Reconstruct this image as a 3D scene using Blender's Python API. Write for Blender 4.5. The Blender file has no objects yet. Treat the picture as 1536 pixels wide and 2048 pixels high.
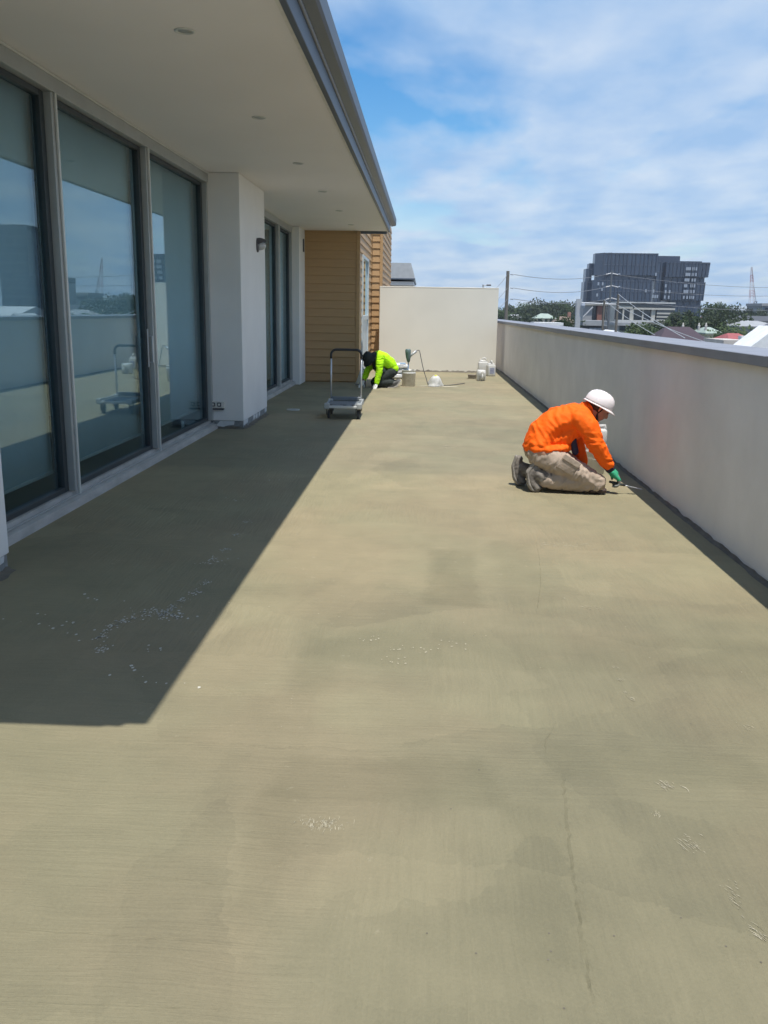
import bpy, bmesh, math, random
from mathutils import Vector, Matrix, noise
random.seed(7)
sc = bpy.context.scene
COL = sc.collection
R = math.radians
V = Vector

# ------------------------------------------------------------------ camera
PITCH, YAW, ROLL = R(-12.9714), R(-2.4357), R(0.9406)
FOC, CAMH = 1750.0, 1.55
fwd = V((math.sin(YAW)*math.cos(PITCH), math.cos(YAW)*math.cos(PITCH), math.sin(PITCH)))
r0 = V((math.cos(YAW), -math.sin(YAW), 0)); u0 = r0.cross(fwd)
rgt = math.cos(ROLL)*r0 + math.sin(ROLL)*u0
upv = -math.sin(ROLL)*r0 + math.cos(ROLL)*u0
cam = bpy.data.objects.new('camera', bpy.data.cameras.new('camera')); COL.objects.link(cam)
m = Matrix((( rgt.x, upv.x, -fwd.x, 0), (rgt.y, upv.y, -fwd.y, 0), (rgt.z, upv.z, -fwd.z, CAMH), (0, 0, 0, 1)))
cam.matrix_world = m
cam.data.sensor_fit = 'HORIZONTAL'; cam.data.sensor_width = 36.0
cam.data.lens = 36.0*FOC/1536.0
cam.data.clip_start = 0.05; cam.data.clip_end = 6000
sc.camera = cam

def at(px, py, Y):
    """point at measured picture direction (px,py), real distance Y along the terrace axis"""
    d = (px-768)/FOC*rgt - (py-1024)/FOC*upv + fwd
    return V((0, 0, CAMH)) + d*(Y/d.y)
def gz(px, py, z=0.0):
    d = (px-768)/FOC*rgt - (py-1024)/FOC*upv + fwd
    return V((0, 0, CAMH)) + d*((z-CAMH)/d.z)

# ------------------------------------------------------------------ sky + sun
SUN = V((0.100, -0.27, 1.0)).normalized()
elev = math.asin(SUN.z); azim = math.atan2(SUN.x, SUN.y)
w = bpy.data.worlds.new('World'); sc.world = w; w.use_nodes = True
nt = w.node_tree; nt.nodes.clear()
def N(nt, t, **k):
    n = nt.nodes.new(t)
    for a, b in k.items():
        if a in n.inputs: n.inputs[a].default_value = b
        else: setattr(n, a, b)
    return n
L = nt.links.new
out = N(nt, 'ShaderNodeOutputWorld'); bg = N(nt, 'ShaderNodeBackground'); bg.inputs[1].default_value = 0.14
sky = N(nt, 'ShaderNodeTexSky', sky_type='NISHITA', sun_disc=False, sun_elevation=elev, sun_rotation=azim, air_density=1.0, dust_density=0.6, ozone_density=2.2)
tc = N(nt, 'ShaderNodeTexCoord'); sp = N(nt, 'ShaderNodeSeparateXYZ'); L(tc.outputs['Generated'], sp.inputs[0])
zz = N(nt, 'ShaderNodeMath', operation='MAXIMUM'); zz.inputs[1].default_value = 0.0; L(sp.outputs[2], zz.inputs[0])
za = N(nt, 'ShaderNodeMath', operation='ADD'); za.inputs[1].default_value = 0.10; L(zz.outputs[0], za.inputs[0])
dx = N(nt, 'ShaderNodeMath', operation='DIVIDE'); L(sp.outputs[0], dx.inputs[0]); L(za.outputs[0], dx.inputs[1])
dy = N(nt, 'ShaderNodeMath', operation='DIVIDE'); L(sp.outputs[1], dy.inputs[0]); L(za.outputs[0], dy.inputs[1])
cb = N(nt, 'ShaderNodeCombineXYZ'); L(dx.outputs[0], cb.inputs[0]); L(dy.outputs[0], cb.inputs[1])
mp = N(nt, 'ShaderNodeMapping'); mp.inputs['Location'].default_value = (12.2, 9.1, 2.2); mp.inputs['Scale'].default_value = (1.0, 0.62, 1); L(cb.outputs[0], mp.inputs[0])
n1 = N(nt, 'ShaderNodeTexNoise', noise_dimensions='3D'); n1.inputs['Scale'].default_value = 0.75; n1.inputs['Detail'].default_value = 6; n1.inputs['Roughness'].default_value = 0.52; n1.inputs['Distortion'].default_value = 0.25
L(mp.outputs[0], n1.inputs['Vector'])
rp = N(nt, 'ShaderNodeValToRGB'); rp.color_ramp.elements[0].position = 0.375; rp.color_ramp.elements[1].position = 0.48
L(n1.outputs[0], rp.inputs[0])
n2 = N(nt, 'ShaderNodeTexNoise'); n2.inputs['Scale'].default_value = 2.3; n2.inputs['Detail'].default_value = 5; n2.inputs['Roughness'].default_value = 0.55; L(mp.outputs[0], n2.inputs['Vector'])
rc = N(nt, 'ShaderNodeValToRGB'); rc.color_ramp.elements[0].position = 0.36; rc.color_ramp.elements[0].color = (2.55, 3.85, 5.75, 1); rc.color_ramp.elements[1].position = 0.66; rc.color_ramp.elements[1].color = (4.5, 5.25, 6.25, 1)
L(n2.outputs[0], rc.inputs[0])
mx = N(nt, 'ShaderNodeMix', data_type='RGBA'); L(rp.outputs[0], mx.inputs[0]); L(sky.outputs[0], mx.inputs[6]); L(rc.outputs[0], mx.inputs[7])
thin = N(nt, 'ShaderNodeMapRange'); thin.inputs[1].default_value = 0.35; thin.inputs[2].default_value = 0.95; thin.inputs[3].default_value = 0.90; thin.inputs[4].default_value = 0.30; L(sp.outputs[2], thin.inputs[0])
mf = N(nt, 'ShaderNodeMath', operation='MULTIPLY'); L(rp.outputs[0], mf.inputs[0]); L(thin.outputs[0], mf.inputs[1]); 
hzn = N(nt, 'ShaderNodeMapRange'); hzn.inputs[1].default_value = 0.02; hzn.inputs[2].default_value = 0.14; hzn.inputs[3].default_value = 0.93; hzn.inputs[4].default_value = 0.0; L(sp.outputs[2], hzn.inputs[0])
mm_ = N(nt, 'ShaderNodeMath', operation='MAXIMUM'); L(mf.outputs[0], mm_.inputs[0]); L(hzn.outputs[0], mm_.inputs[1]); L(mm_.outputs[0], mx.inputs[0])
hs = N(nt, 'ShaderNodeHueSaturation'); hs.inputs['Saturation'].default_value = 1.45; hs.inputs['Value'].default_value = 1.05; L(sky.outputs[0], hs.inputs['Color']); L(hs.outputs[0], mx.inputs[6])
L(mx.outputs[2], bg.inputs[0]); L(bg.outputs[0], out.inputs[0])

sl = bpy.data.lights.new('sun', 'SUN'); sl.energy = 5.0; sl.angle = R(0.53); sl.color = (1.0, 0.96, 0.90)
so = bpy.data.objects.new('sun', sl); COL.objects.link(so); so.location = (0, 0, 50)
so.rotation_euler = (-SUN).to_track_quat('-Z', 'Y').to_euler()
sc.view_settings.view_transform = 'Standard'; sc.view_settings.look = 'None'
sc.view_settings.exposure = 0.08; sc.view_settings.gamma = 1.0; sc.view_settings.use_curve_mapping = False
sc.render.engine = 'CYCLES'
sc.cycles.max_bounces = 6; sc.cycles.diffuse_bounces = 4; sc.cycles.transparent_max_bounces = 12
sc.cycles.sample_clamp_indirect = 6.0; sc.cycles.use_light_tree = False

# ------------------------------------------------------------------ materials
MATS = {}
def mat(name, col, rough=0.7, metal=0.0, var=0.12, nscale=6.0, bump=0.0, bscale=40.0, spec=0.5, col2=None, stretch=(1, 1, 1), transl=0.0):
    """principled with colour noise between col and a varied col, plus fine relief"""
    if name in MATS: return MATS[name]
    M = bpy.data.materials.new(name); M.use_nodes = True; t = M.node_tree; b = t.nodes['Principled BSDF']
    b.inputs['Roughness'].default_value = rough; b.inputs['Metallic'].default_value = metal
    b.inputs['Specular IOR Level'].default_value = spec
    tc = N(t, 'ShaderNodeTexCoord'); mp = N(t, 'ShaderNodeMapping'); mp.inputs['Scale'].default_value = stretch
    t.links.new(tc.outputs['Object'], mp.inputs[0])
    n = N(t, 'ShaderNodeTexNoise'); n.inputs['Scale'].default_value = nscale; n.inputs['Detail'].default_value = 6; n.inputs['Roughness'].default_value = 0.6
    t.links.new(mp.outputs[0], n.inputs['Vector'])
    r = N(t, 'ShaderNodeValToRGB'); r.color_ramp.elements[0].position = 0.3; r.color_ramp.elements[1].position = 0.7
    c2 = col2 if col2 else tuple(c*(1+var) for c in col)
    c1 = col if col2 else tuple(c*(1-var) for c in col)
    r.color_ramp.elements[0].color = (*c1, 1); r.color_ramp.elements[1].color = (*c2, 1)
    t.links.new(n.outputs[0], r.inputs[0]); t.links.new(r.outputs[0], b.inputs['Base Color'])
    if bump:
        nb = N(t, 'ShaderNodeTexNoise'); nb.inputs['Scale'].default_value = bscale; nb.inputs['Detail'].default_value = 5
        t.links.new(mp.outputs[0], nb.inputs['Vector'])
        bp = N(t, 'ShaderNodeBump'); bp.inputs['Strength'].default_value = bump; bp.inputs['Distance'].default_value = 0.01
        t.links.new(nb.outputs[0], bp.inputs['Height']); t.links.new(bp.outputs[0], b.inputs['Normal'])
    if transl:
        b.inputs['Transmission Weight'].default_value = 0
        tr = N(t, 'ShaderNodeBsdfTranslucent'); t.links.new(r.outputs[0], tr.inputs[0])
        ms = N(t, 'ShaderNodeMixShader'); ms.inputs[0].default_value = transl
        t.links.new(b.outputs[0], ms.inputs[1]); t.links.new(tr.outputs[0], ms.inputs[2]); t.links.new(ms.outputs[0], t.nodes['Material Output'].inputs[0])
    MATS[name] = M
    return M

def glass_mat(name, tint, refl_mul, refl_add):
    M = bpy.data.materials.new(name); M.use_nodes = True; t = M.node_tree; t.nodes.clear()
    o = N(t, 'ShaderNodeOutputMaterial'); g = N(t, 'ShaderNodeBsdfGlossy'); g.inputs['Roughness'].default_value = 0.0; g.inputs['Color'].default_value = (0.76, 0.92, 0.98, 1)
    tr = N(t, 'ShaderNodeBsdfTransparent'); tr.inputs[0].default_value = (*tint, 1)
    f = N(t, 'ShaderNodeFresnel'); ge = N(t, 'ShaderNodeNewGeometry')
    io = N(t, 'ShaderNodeMapRange'); io.inputs[3].default_value = 1.5; io.inputs[4].default_value = 1/1.5; t.links.new(ge.outputs['Backfacing'], io.inputs[0]); t.links.new(io.outputs[0], f.inputs['IOR'])
    a = N(t, 'ShaderNodeMath', operation='MULTIPLY_ADD', use_clamp=True); a.inputs[1].default_value = refl_mul; a.inputs[2].default_value = refl_add
    t.links.new(f.outputs[0], a.inputs[0])
    ms = N(t, 'ShaderNodeMixShader'); t.links.new(a.outputs[0], ms.inputs[0]); t.links.new(tr.outputs[0], ms.inputs[1]); t.links.new(g.outputs[0], ms.inputs[2])
    t.links.new(ms.outputs[0], o.inputs[0])
    return M

def floor_material():
    M = bpy.data.materials.new('trowelled screed'); M.use_nodes = True; t = M.node_tree; b = t.nodes['Principled BSDF']; l = t.links.new
    tc = N(t, 'ShaderNodeTexCoord')
    wn = N(t, 'ShaderNodeTexNoise', noise_dimensions='2D'); wn.inputs['Scale'].default_value = 1.4; wn.inputs['Detail'].default_value = 3; l(tc.outputs['Object'], wn.inputs['Vector'])
    ws = N(t, 'ShaderNodeVectorMath', operation='SCALE'); ws.inputs['Scale'].default_value = 0.22; l(wn.outputs['Color'], ws.inputs[0])
    wa = N(t, 'ShaderNodeVectorMath', operation='ADD'); l(tc.outputs['Object'], wa.inputs[0]); l(ws.outputs[0], wa.inputs[1])
    jn = N(t, 'ShaderNodeTexNoise', noise_dimensions='2D'); jn.inputs['Scale'].default_value = 22; jn.inputs['Detail'].default_value = 3; l(tc.outputs['Object'], jn.inputs['Vector'])
    js = N(t, 'ShaderNodeVectorMath', operation='SCALE'); js.inputs['Scale'].default_value = 0.07; l(jn.outputs['Color'], js.inputs[0])
    wj = N(t, 'ShaderNodeVectorMath', operation='ADD'); l(wa.outputs[0], wj.inputs[0]); l(js.outputs[0], wj.inputs[1])
    # patches left by single trowel passes
    def patches(scale, sx, sy, off):
        mp = N(t, 'ShaderNodeMapping'); mp.inputs['Scale'].default_value = (sx, sy, 0.0); mp.inputs['Location'].default_value = off; l(wj.outputs[0], mp.inputs[0])
        v = N(t, 'ShaderNodeTexVoronoi', voronoi_dimensions='2D', feature='F1', distance='CHEBYCHEV'); v.inputs['Scale'].default_value = scale; v.inputs['Randomness'].default_value = 0.9
        l(mp.outputs[0], v.inputs['Vector']); s = N(t, 'ShaderNodeSeparateColor'); l(v.outputs['Color'], s.inputs[0]); return s
    p1 = patches(1.0, 0.75, 1.5, (3.2, 1.1, 0)); p2 = patches(1.0, 2.6, 1.1, (0.4, 7.3, 0))
    big = N(t, 'ShaderNodeTexNoise', noise_dimensions='2D'); big.inputs['Scale'].default_value = 0.42; big.inputs['Detail'].default_value = 4; big.inputs['Roughness'].default_value = 0.6; l(tc.outputs['Object'], big.inputs['Vector'])
    med = N(t, 'ShaderNodeTexNoise', noise_dimensions='2D'); med.inputs['Scale'].default_value = 3.0; med.inputs['Detail'].default_value = 7; med.inputs['Roughness'].default_value = 0.62; l(wa.outputs[0], med.inputs['Vector'])
    # stroke lines, two directions
    def strokes(sx, sy, sc_):
        mp = N(t, 'ShaderNodeMapping'); mp.inputs['Scale'].default_value = (sx, sy, 1); l(wa2.outputs[0], mp.inputs[0])
        n = N(t, 'ShaderNodeTexNoise', noise_dimensions='2D'); n.inputs['Scale'].default_value = sc_; n.inputs['Detail'].default_value = 6; n.inputs['Roughness'].default_value = 0.65; l(mp.outputs[0], n.inputs['Vector']); return n
    ws2 = N(t, 'ShaderNodeVectorMath', operation='SCALE'); ws2.inputs['Scale'].default_value = 0.07; l(wn.outputs['Color'], ws2.inputs[0])
    wa2 = N(t, 'ShaderNodeVectorMath', operation='ADD'); l(tc.outputs['Object'], wa2.inputs[0]); l(ws2.outputs[0], wa2.inputs[1])
    sX = strokes(1.3, 26.0, 2.2); sY = strokes(24.0, 1.2, 2.2)
    th = N(t, 'ShaderNodeMapRange'); th.inputs[1].default_value = 0.42; th.inputs[2].default_value = 0.58; l(p1.outputs[1], th.inputs[0])
    sx0 = N(t, 'ShaderNodeSeparateXYZ'); l(wj.outputs[0], sx0.inputs[0])
    def rg(sock, a_, b_):
        n_ = N(t, 'ShaderNodeMapRange'); n_.inputs[1].default_value = a_; n_.inputs[2].default_value = b_; l(sock, n_.inputs[0]); return n_.outputs[0]
    def mu(a_, b_, op='MULTIPLY'):
        n_ = N(t, 'ShaderNodeMath', operation=op); l(a_, n_.inputs[0]); l(b_, n_.inputs[1]); return n_.outputs[0]
    near = rg(sx0.outputs[1], 2.78, 2.62)
    rightm = mu(near, rg(sx0.outputs[0], -0.15, 0.02)); leftm = mu(near, rg(sx0.outputs[0], 0.0, -0.15))
    inv = N(t, 'ShaderNodeMath', operation='SUBTRACT'); inv.inputs[0].default_value = 1.0; l(leftm, inv.inputs[1])
    thx = mu(mu(th.outputs[0], rightm, 'MAXIMUM'), inv.outputs[0])
    sm = N(t, 'ShaderNodeMix', data_type='FLOAT'); l(thx, sm.inputs[0]); l(sX.outputs[0], sm.inputs[2]); l(sY.outputs[0], sm.inputs[3])
    gr = N(t, 'ShaderNodeTexNoise', noise_dimensions='2D'); gr.inputs['Scale'].default_value = 90; gr.inputs['Detail'].default_value = 5; gr.inputs['Roughness'].default_value = 0.7; l(tc.outputs['Object'], gr.inputs['Vector'])
    def add(a, k, bsock=None, c=0.0):
        n = N(t, 'ShaderNodeMath', operation='MULTIPLY_ADD'); l(a, n.inputs[0]); n.inputs[1].default_value = k
        if bsock is None: n.inputs[2].default_value = c
        else: l(bsock, n.inputs[2])
        return n.outputs[0]
    s = add(p1.outputs[0], 0.12, None, -0.11)
    s = add(p2.outputs[0], 0.09, s); s = add(big.outputs[0], 0.34, s); s = add(med.outputs[0], 0.34, s); s = add(sm.outputs[0], 0.19, s); s = add(gr.outputs[0], 0.24, s)
    r = N(t, 'ShaderNodeValToRGB'); e = r.color_ramp.elements
    e[0].position = 0.22; e[0].color = (0.184, 0.168, 0.116, 1); e[1].position = 0.80; e[1].color = (0.338, 0.296, 0.194, 1)
    k = e.new(0.50); k.color = (0.260, 0.232, 0.153, 1)
    l(s, r.inputs[0])
    # a green-grey damp cast against pinkish areas, a lens veil's tint put in
    hue = N(t, 'ShaderNodeTexNoise', noise_dimensions='2D'); hue.inputs['Scale'].default_value = 0.9; hue.inputs['Detail'].default_value = 3; l(wa.outputs[0], hue.inputs['Vector'])
    hr = N(t, 'ShaderNodeValToRGB'); hr.color_ramp.elements[0].position = 0.38; hr.color_ramp.elements[0].color = (0.975, 1.0, 0.985, 1); hr.color_ramp.elements[1].position = 0.64; hr.color_ramp.elements[1].color = (1.022, 0.995, 0.985, 1); l(hue.outputs[0], hr.inputs[0])
    mm = N(t, 'ShaderNodeMix', data_type='RGBA', blend_type='MULTIPLY'); mm.inputs[0].default_value = 1.0; l(r.outputs[0], mm.inputs[6]); l(hr.outputs[0], mm.inputs[7])
    # pale rubbed flecks where the dry coat shows
    fl = N(t, 'ShaderNodeTexNoise', noise_dimensions='2D'); fl.inputs['Scale'].default_value = 16; fl.inputs['Detail'].default_value = 8; fl.inputs['Roughness'].default_value = 0.7; l(wa2.outputs[0], fl.inputs['Vector'])
    fm = N(t, 'ShaderNodeTexNoise', noise_dimensions='2D'); fm.inputs['Scale'].default_value = 1.1; fm.inputs['Detail'].default_value = 2; l(tc.outputs['Object'], fm.inputs['Vector'])
    f1 = N(t, 'ShaderNodeMapRange'); f1.inputs[1].default_value = 0.66; f1.inputs[2].default_value = 0.74; l(fl.outputs[0], f1.inputs[0])
    f2 = N(t, 'ShaderNodeMapRange'); f2.inputs[1].default_value = 0.52; f2.inputs[2].default_value = 0.66; l(fm.outputs[0], f2.inputs[0])
    f3 = N(t, 'ShaderNodeMath', operation='MULTIPLY'); l(f1.outputs[0], f3.inputs[0]); l(f2.outputs[0], f3.inputs[1])
    f4 = N(t, 'ShaderNodeMath', operation='MULTIPLY'); l(f3.outputs[0], f4.inputs[0]); f4.inputs[1].default_value = 0.55
    m2 = N(t, 'ShaderNodeMix', data_type='RGBA'); l(f4.outputs[0], m2.inputs[0]); l(mm.outputs[2], m2.inputs[6]); m2.inputs[7].default_value = (0.43, 0.39, 0.28, 1)
    # coats of different age: fresh damp coat beyond ~8.3 m, dry one in the middle, newer again nearby
    sx_ = N(t, 'ShaderNodeSeparateXYZ'); l(wj.outputs[0], sx_.inputs[0])
    yn = N(t, 'ShaderNodeMapRange'); yn.inputs[1].default_value = 0.0; yn.inputs[2].default_value = 25.0; l(sx_.outputs[1], yn.inputs[0])
    yr = N(t, 'ShaderNodeValToRGB'); ye = yr.color_ramp.elements
    ye[0].position = 0.0; ye[0].color = (.70, .705, .685, 1); ye[1].position = 1.0; ye[1].color = (.97, .96, .94, 1)
    for ps, cl in ((.165, (.82, .82, .795)), (.21, (.96, .945, .90)), (.335, (1.06, 1.03, .98)), (.352, (.90, .91, .91)), (.47, (.88, .89, .90)), (.60, (.98, .98, .97))):
        q = ye.new(ps); q.color = (*cl, 1)
    l(yn.outputs[0], yr.inputs[0])
    m3 = N(t, 'ShaderNodeMix', data_type='RGBA', blend_type='MULTIPLY'); m3.inputs[0].default_value = 1.0; l(m2.outputs[2], m3.inputs[6]); l(yr.outputs[0], m3.inputs[7])
    cur = m3.outputs[2]
    for (x0, y0, x1, y1, k) in ((560, 1505, 985, 1602, .88), (505, 1570, 600, 1860, .92), (605, 1275, 690, 1390, .92), (855, 1100, 962, 1212, .87), (690, 1255, 1536, 1330, .93), (1005, 1085, 1085, 1235, .94), (420, 1190, 600, 1385, 1.08), (1095, 1485, 1500, 1562, .94), (1010, 1600, 1130, 1950, .94), (640, 1380, 1080, 1440, 1.05), (660, 1640, 900, 1800, 1.05)):
        pa, pb, pc, pd = gz(x0, y1), gz(x1, y1), gz(x0, y0), gz(x1, y0)
        ax0, ax1, ay0, ay1 = (pa.x+pc.x)/2, (pb.x+pd.x)/2, pa.y, pc.y
        def side(sock, lo, hi, so_):
            c_ = N(t, 'ShaderNodeMath', operation='SUBTRACT'); l(sock, c_.inputs[0]); c_.inputs[1].default_value = (lo+hi)/2+.145
            d_ = N(t, 'ShaderNodeMath', operation='ABSOLUTE'); l(c_.outputs[0], d_.inputs[0])
            e_ = N(t, 'ShaderNodeMapRange', interpolation_type='SMOOTHSTEP'); hw_ = (hi-lo)/2; e_.inputs[1].default_value = hw_+so_; e_.inputs[2].default_value = hw_-so_; l(d_.outputs[0], e_.inputs[0]); return e_.outputs[0]
        mk = N(t, 'ShaderNodeMath', operation='MULTIPLY'); l(side(sx_.outputs[0], ax0, ax1, .045), mk.inputs[0]); l(side(sx_.outputs[1], ay0, ay1, .05), mk.inputs[1])
        mb = N(t, 'ShaderNodeMix', data_type='RGBA', blend_type='MULTIPLY'); l(mk.outputs[0], mb.inputs[0]); l(cur, mb.inputs[6]); mb.inputs[7].default_value = (k, k*1.005, k, 1); cur = mb.outputs[2]
    l(cur, b.inputs['Base Color'])
    b.inputs['Roughness'].default_value = 0.72; b.inputs['Specular IOR Level'].default_value = 0.12
    # relief
    h = add(sm.outputs[0], 0.8, None, 0.0); h = add(gr.outputs[0], 0.30, h); h = add(med.outputs[0], 0.5, h); h = add(p1.outputs[0], 0.12, h)
    bp = N(t, 'ShaderNodeBump'); bp.inputs['Strength'].default_value = 0.48; bp.inputs['Distance'].default_value = 0.012; l(h, bp.inputs['Height']); l(bp.outputs[0], b.inputs['Normal'])
    return M

FLOORM = floor_material()
M_render = mat('white render', (0.78, 0.765, 0.735), 0.8, var=0.05, nscale=1.3, bump=0.12, bscale=180, spec=0.3)
M_parapet = mat('parapet render', (0.74, 0.715, 0.69), 0.75, var=0.07, nscale=1.6, bump=0.15, bscale=120, spec=0.3)
M_endwall = mat('cream render', (0.74, 0.70, 0.60), 0.8, var=0.05, nscale=0.8, bump=0.15, bscale=90, spec=0.3)
M_soffit = mat('soffit paint', (0.80, 0.77, 0.745), 0.8, var=0.03, nscale=0.7, spec=0.3)
M_coping = mat('grey coping metal', (0.235, 0.245, 0.275), 0.5, 0.0, var=0.10, nscale=3, bump=0.04, bscale=30)
M_gutter = mat('slate gutter steel', (0.085, 0.105, 0.14), 0.42, 0.0, var=0.08, nscale=2)
M_gutlip = mat('gutter lip', (0.26, 0.28, 0.31), 0.4, var=0.05)
M_alu = mat('grey aluminium frame', (0.40, 0.415, 0.405), 0.45, 0.25, var=0.06, nscale=5)
M_alul = mat('pale aluminium bead', (0.60, 0.61, 0.58), 0.45, 0.15, var=0.05, nscale=5)
M_alud = mat('dark sash', (0.035, 0.045, 0.05), 0.5, var=0.1)
M_sill = mat('dusty sill', (0.42, 0.41, 0.385), 0.8, var=0.22, nscale=9, bump=0.2, bscale=60, stretch=(1, .3, 1))
M_blind = mat('blue grey blind', (0.60, 0.68, 0.73), 0.85, var=0.05, nscale=2)
M_room = mat('room wall', (0.16, 0.17, 0.18), 0.9, var=0.05)
M_carpet = mat('dark carpet', (0.03, 0.035, 0.045), 0.95, var=0.3, nscale=60)
M_board = mat('ochre weatherboard', (0.45, 0.285, 0.138), 0.6, var=0.07, nscale=3, stretch=(.4, .4, 6), bump=0.05, bscale=20)
M_bluew = mat('pale window frame', (0.50, 0.56, 0.58), 0.4, var=0.05)
M_block = mat('bare block', (0.26, 0.265, 0.26), 0.9, var=0.25, nscale=14, bump=0.4, bscale=60)
M_foam = mat('white skim patch', (0.62, 0.63, 0.63), 0.85, var=0.08, nscale=20)
M_white = mat('white plastic', (0.80, 0.80, 0.77), 0.4, var=0.03, nscale=8, transl=0.35)
M_white2 = mat('dusty white plastic', (0.68, 0.66, 0.60), 0.5, var=0.10, nscale=9)
M_dark = mat('black plastic', (0.028, 0.03, 0.032), 0.5, var=0.2)
M_rubber = mat('grey rubber', (0.05, 0.052, 0.055), 0.75, var=0.2)
M_steel = mat('brushed steel', (0.55, 0.56, 0.57), 0.35, 0.6, var=0.06)
M_lampg = mat('lamp grey', (0.10, 0.10, 0.11), 0.4, 0.3, var=0.1)
M_lens = mat('frosted lens', (0.45, 0.46, 0.46), 0.3, var=0.04)
M_cove = mat('dark membrane upturn', (0.13, 0.115, 0.088), 0.85, var=0.3, nscale=12, bump=0.5, bscale=50)
M_pale = mat('pale dried slurry', (0.385, 0.35, 0.25), 0.85, var=0.12, nscale=30)
M_efflo = mat('chalky residue', (0.52, 0.50, 0.43), 0.9, var=0.2, nscale=40)
M_glass = glass_mat('door glass', (0.78, 0.87, 0.89), 1.0, 0.02)
M_wglass = glass_mat('house window glass', (0.35, 0.42, 0.45), 1.2, 0.25)

# ------------------------------------------------------------------ mesh helpers
def tag(o, label=None, cat=None, group=None, kind=None):
    if label: o['label'] = label
    if cat: o['category'] = cat
    if group: o['group'] = group
    if kind: o['kind'] = kind
    return o
def worldpos(o):
    p = V((0, 0, 0))
    while o is not None: p = p + o.location; o = o.parent
    return p
def root(name, loc, label, cat, group=None):
    o = bpy.data.objects.new(name, None); COL.objects.link(o); o.location = loc; o.empty_display_size = 0.2
    return tag(o, label, cat, group)
def obj(name, bm, m, parent=None, smooth=False, loc=None):
    """link bm (world coordinates) as ONE mesh object under parent"""
    if isinstance(bm, bpy.types.Mesh): me = bm
    else:
        me = bpy.data.meshes.new(name)
        off = worldpos(parent) if parent else V((0, 0, 0))
        if loc is not None: off = V(loc)
        if off.length: bmesh.ops.translate(bm, vec=-off, verts=bm.verts)
        bmesh.ops.recalc_face_normals(bm, faces=bm.faces)
        bm.to_mesh(me); bm.free()
    o = bpy.data.objects.new(name, me); COL.objects.link(o)
    if not me.materials: me.materials.append(m)
    if smooth: me.shade_smooth()
    if parent: o.parent = parent
    if loc is not None: o.location = V(loc) - (worldpos(parent) if parent else V((0, 0, 0)))
    return o
def share(name, me, parent, loc, rz=0.0, scale=None):
    o = bpy.data.objects.new(name, me); COL.objects.link(o)
    if parent: o.parent = parent; o.location = V(loc) - worldpos(parent)
    else: o.location = loc
    o.rotation_euler = (0, 0, rz)
    if scale: o.scale = scale
    return o
def struct(name, bm, m): return tag(obj(name, bm, m), kind='structure')
def B(): return bmesh.new()
def box(bm, x0, x1, y0, y1, z0, z1, bev=0.0, rot=None, seg=1):
    cx, cy, cz = (x0+x1)/2, (y0+y1)/2, (z0+z1)/2
    mt = Matrix.Translation((cx, cy, cz)) @ (rot if rot else Matrix()) @ Matrix.Diagonal((abs(x1-x0), abs(y1-y0), abs(z1-z0), 1))
    g = bmesh.ops.create_cube(bm, size=1.0, matrix=mt)
    if bev:
        es = list({e for v in g['verts'] for e in v.link_edges})
        bmesh.ops.bevel(bm, geom=es, offset=bev, segments=seg, profile=0.5, affect='EDGES')
    return bm
def tube(bm, pts, rad, seg=8, cap=True):
    pts = [V(p) for p in pts]; n = len(pts)
    rads = rad if isinstance(rad, (list, tuple)) else [rad]*n
    rings = []; prev = None
    for i, p in enumerate(pts):
        d = (pts[min(i+1, n-1)] - pts[max(i-1, 0)]).normalized()
        if prev is None:
            a = V((0, 0, 1)) if abs(d.z) < 0.9 else V((1, 0, 0)); x = d.cross(a).normalized()
        else:
            x = (prev - d*prev.dot(d)).normalized()
        prev = x; y = d.cross(x)
        rings.append([bm.verts.new(p + (x*math.cos(2*math.pi*k/seg) + y*math.sin(2*math.pi*k/seg))*rads[i]) for k in range(seg)])
    for a, b in zip(rings, rings[1:]):
        for k in range(seg): bm.faces.new((a[k], a[(k+1) % seg], b[(k+1) % seg], b[k]))
    if cap: bm.faces.new(rings[0][::-1]); bm.faces.new(rings[-1])
    return bm
def lathe(bm, prof, origin=(0, 0, 0), seg=24, mtx=None, sx=1, sy=1):
    rings = []
    for r, z in prof:
        rings.append([bm.verts.new((r*sx*math.cos(2*math.pi*k/seg), r*sy*math.sin(2*math.pi*k/seg), z)) for k in range(seg)])
    for a, b in zip(rings, rings[1:]):
        for k in range(seg): bm.faces.new((a[k], a[(k+1) % seg], b[(k+1) % seg], b[k]))
    bm.faces.new(rings[0][::-1]); bm.faces.new(rings[-1])
    vs = [v for rr in rings for v in rr]
    bmesh.ops.transform(bm, matrix=Matrix.Translation(origin) @ (mtx if mtx else Matrix()), verts=vs)
    return bm
def prism(bm, poly, y0, y1, axis='y'):
    """poly of (a,z) pairs extruded along y (or x)"""
    f = (lambda a, z, t: (a, t, z)) if axis == 'y' else (lambda a, z, t: (t, a, z))
    A = [bm.verts.new(f(a, z, y0)) for a, z in poly]; Bv = [bm.verts.new(f(a, z, y1)) for a, z in poly]
    n = len(poly)
    for i in range(n): bm.faces.new((A[i], A[(i+1) % n], Bv[(i+1) % n], Bv[i]))
    bm.faces.new(A[::-1]); bm.faces.new(Bv)
    return bm
def flat(bm, pts, z):
    bm.faces.new([bm.verts.new((x, y, z)) for x, y in pts]); return bm

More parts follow.
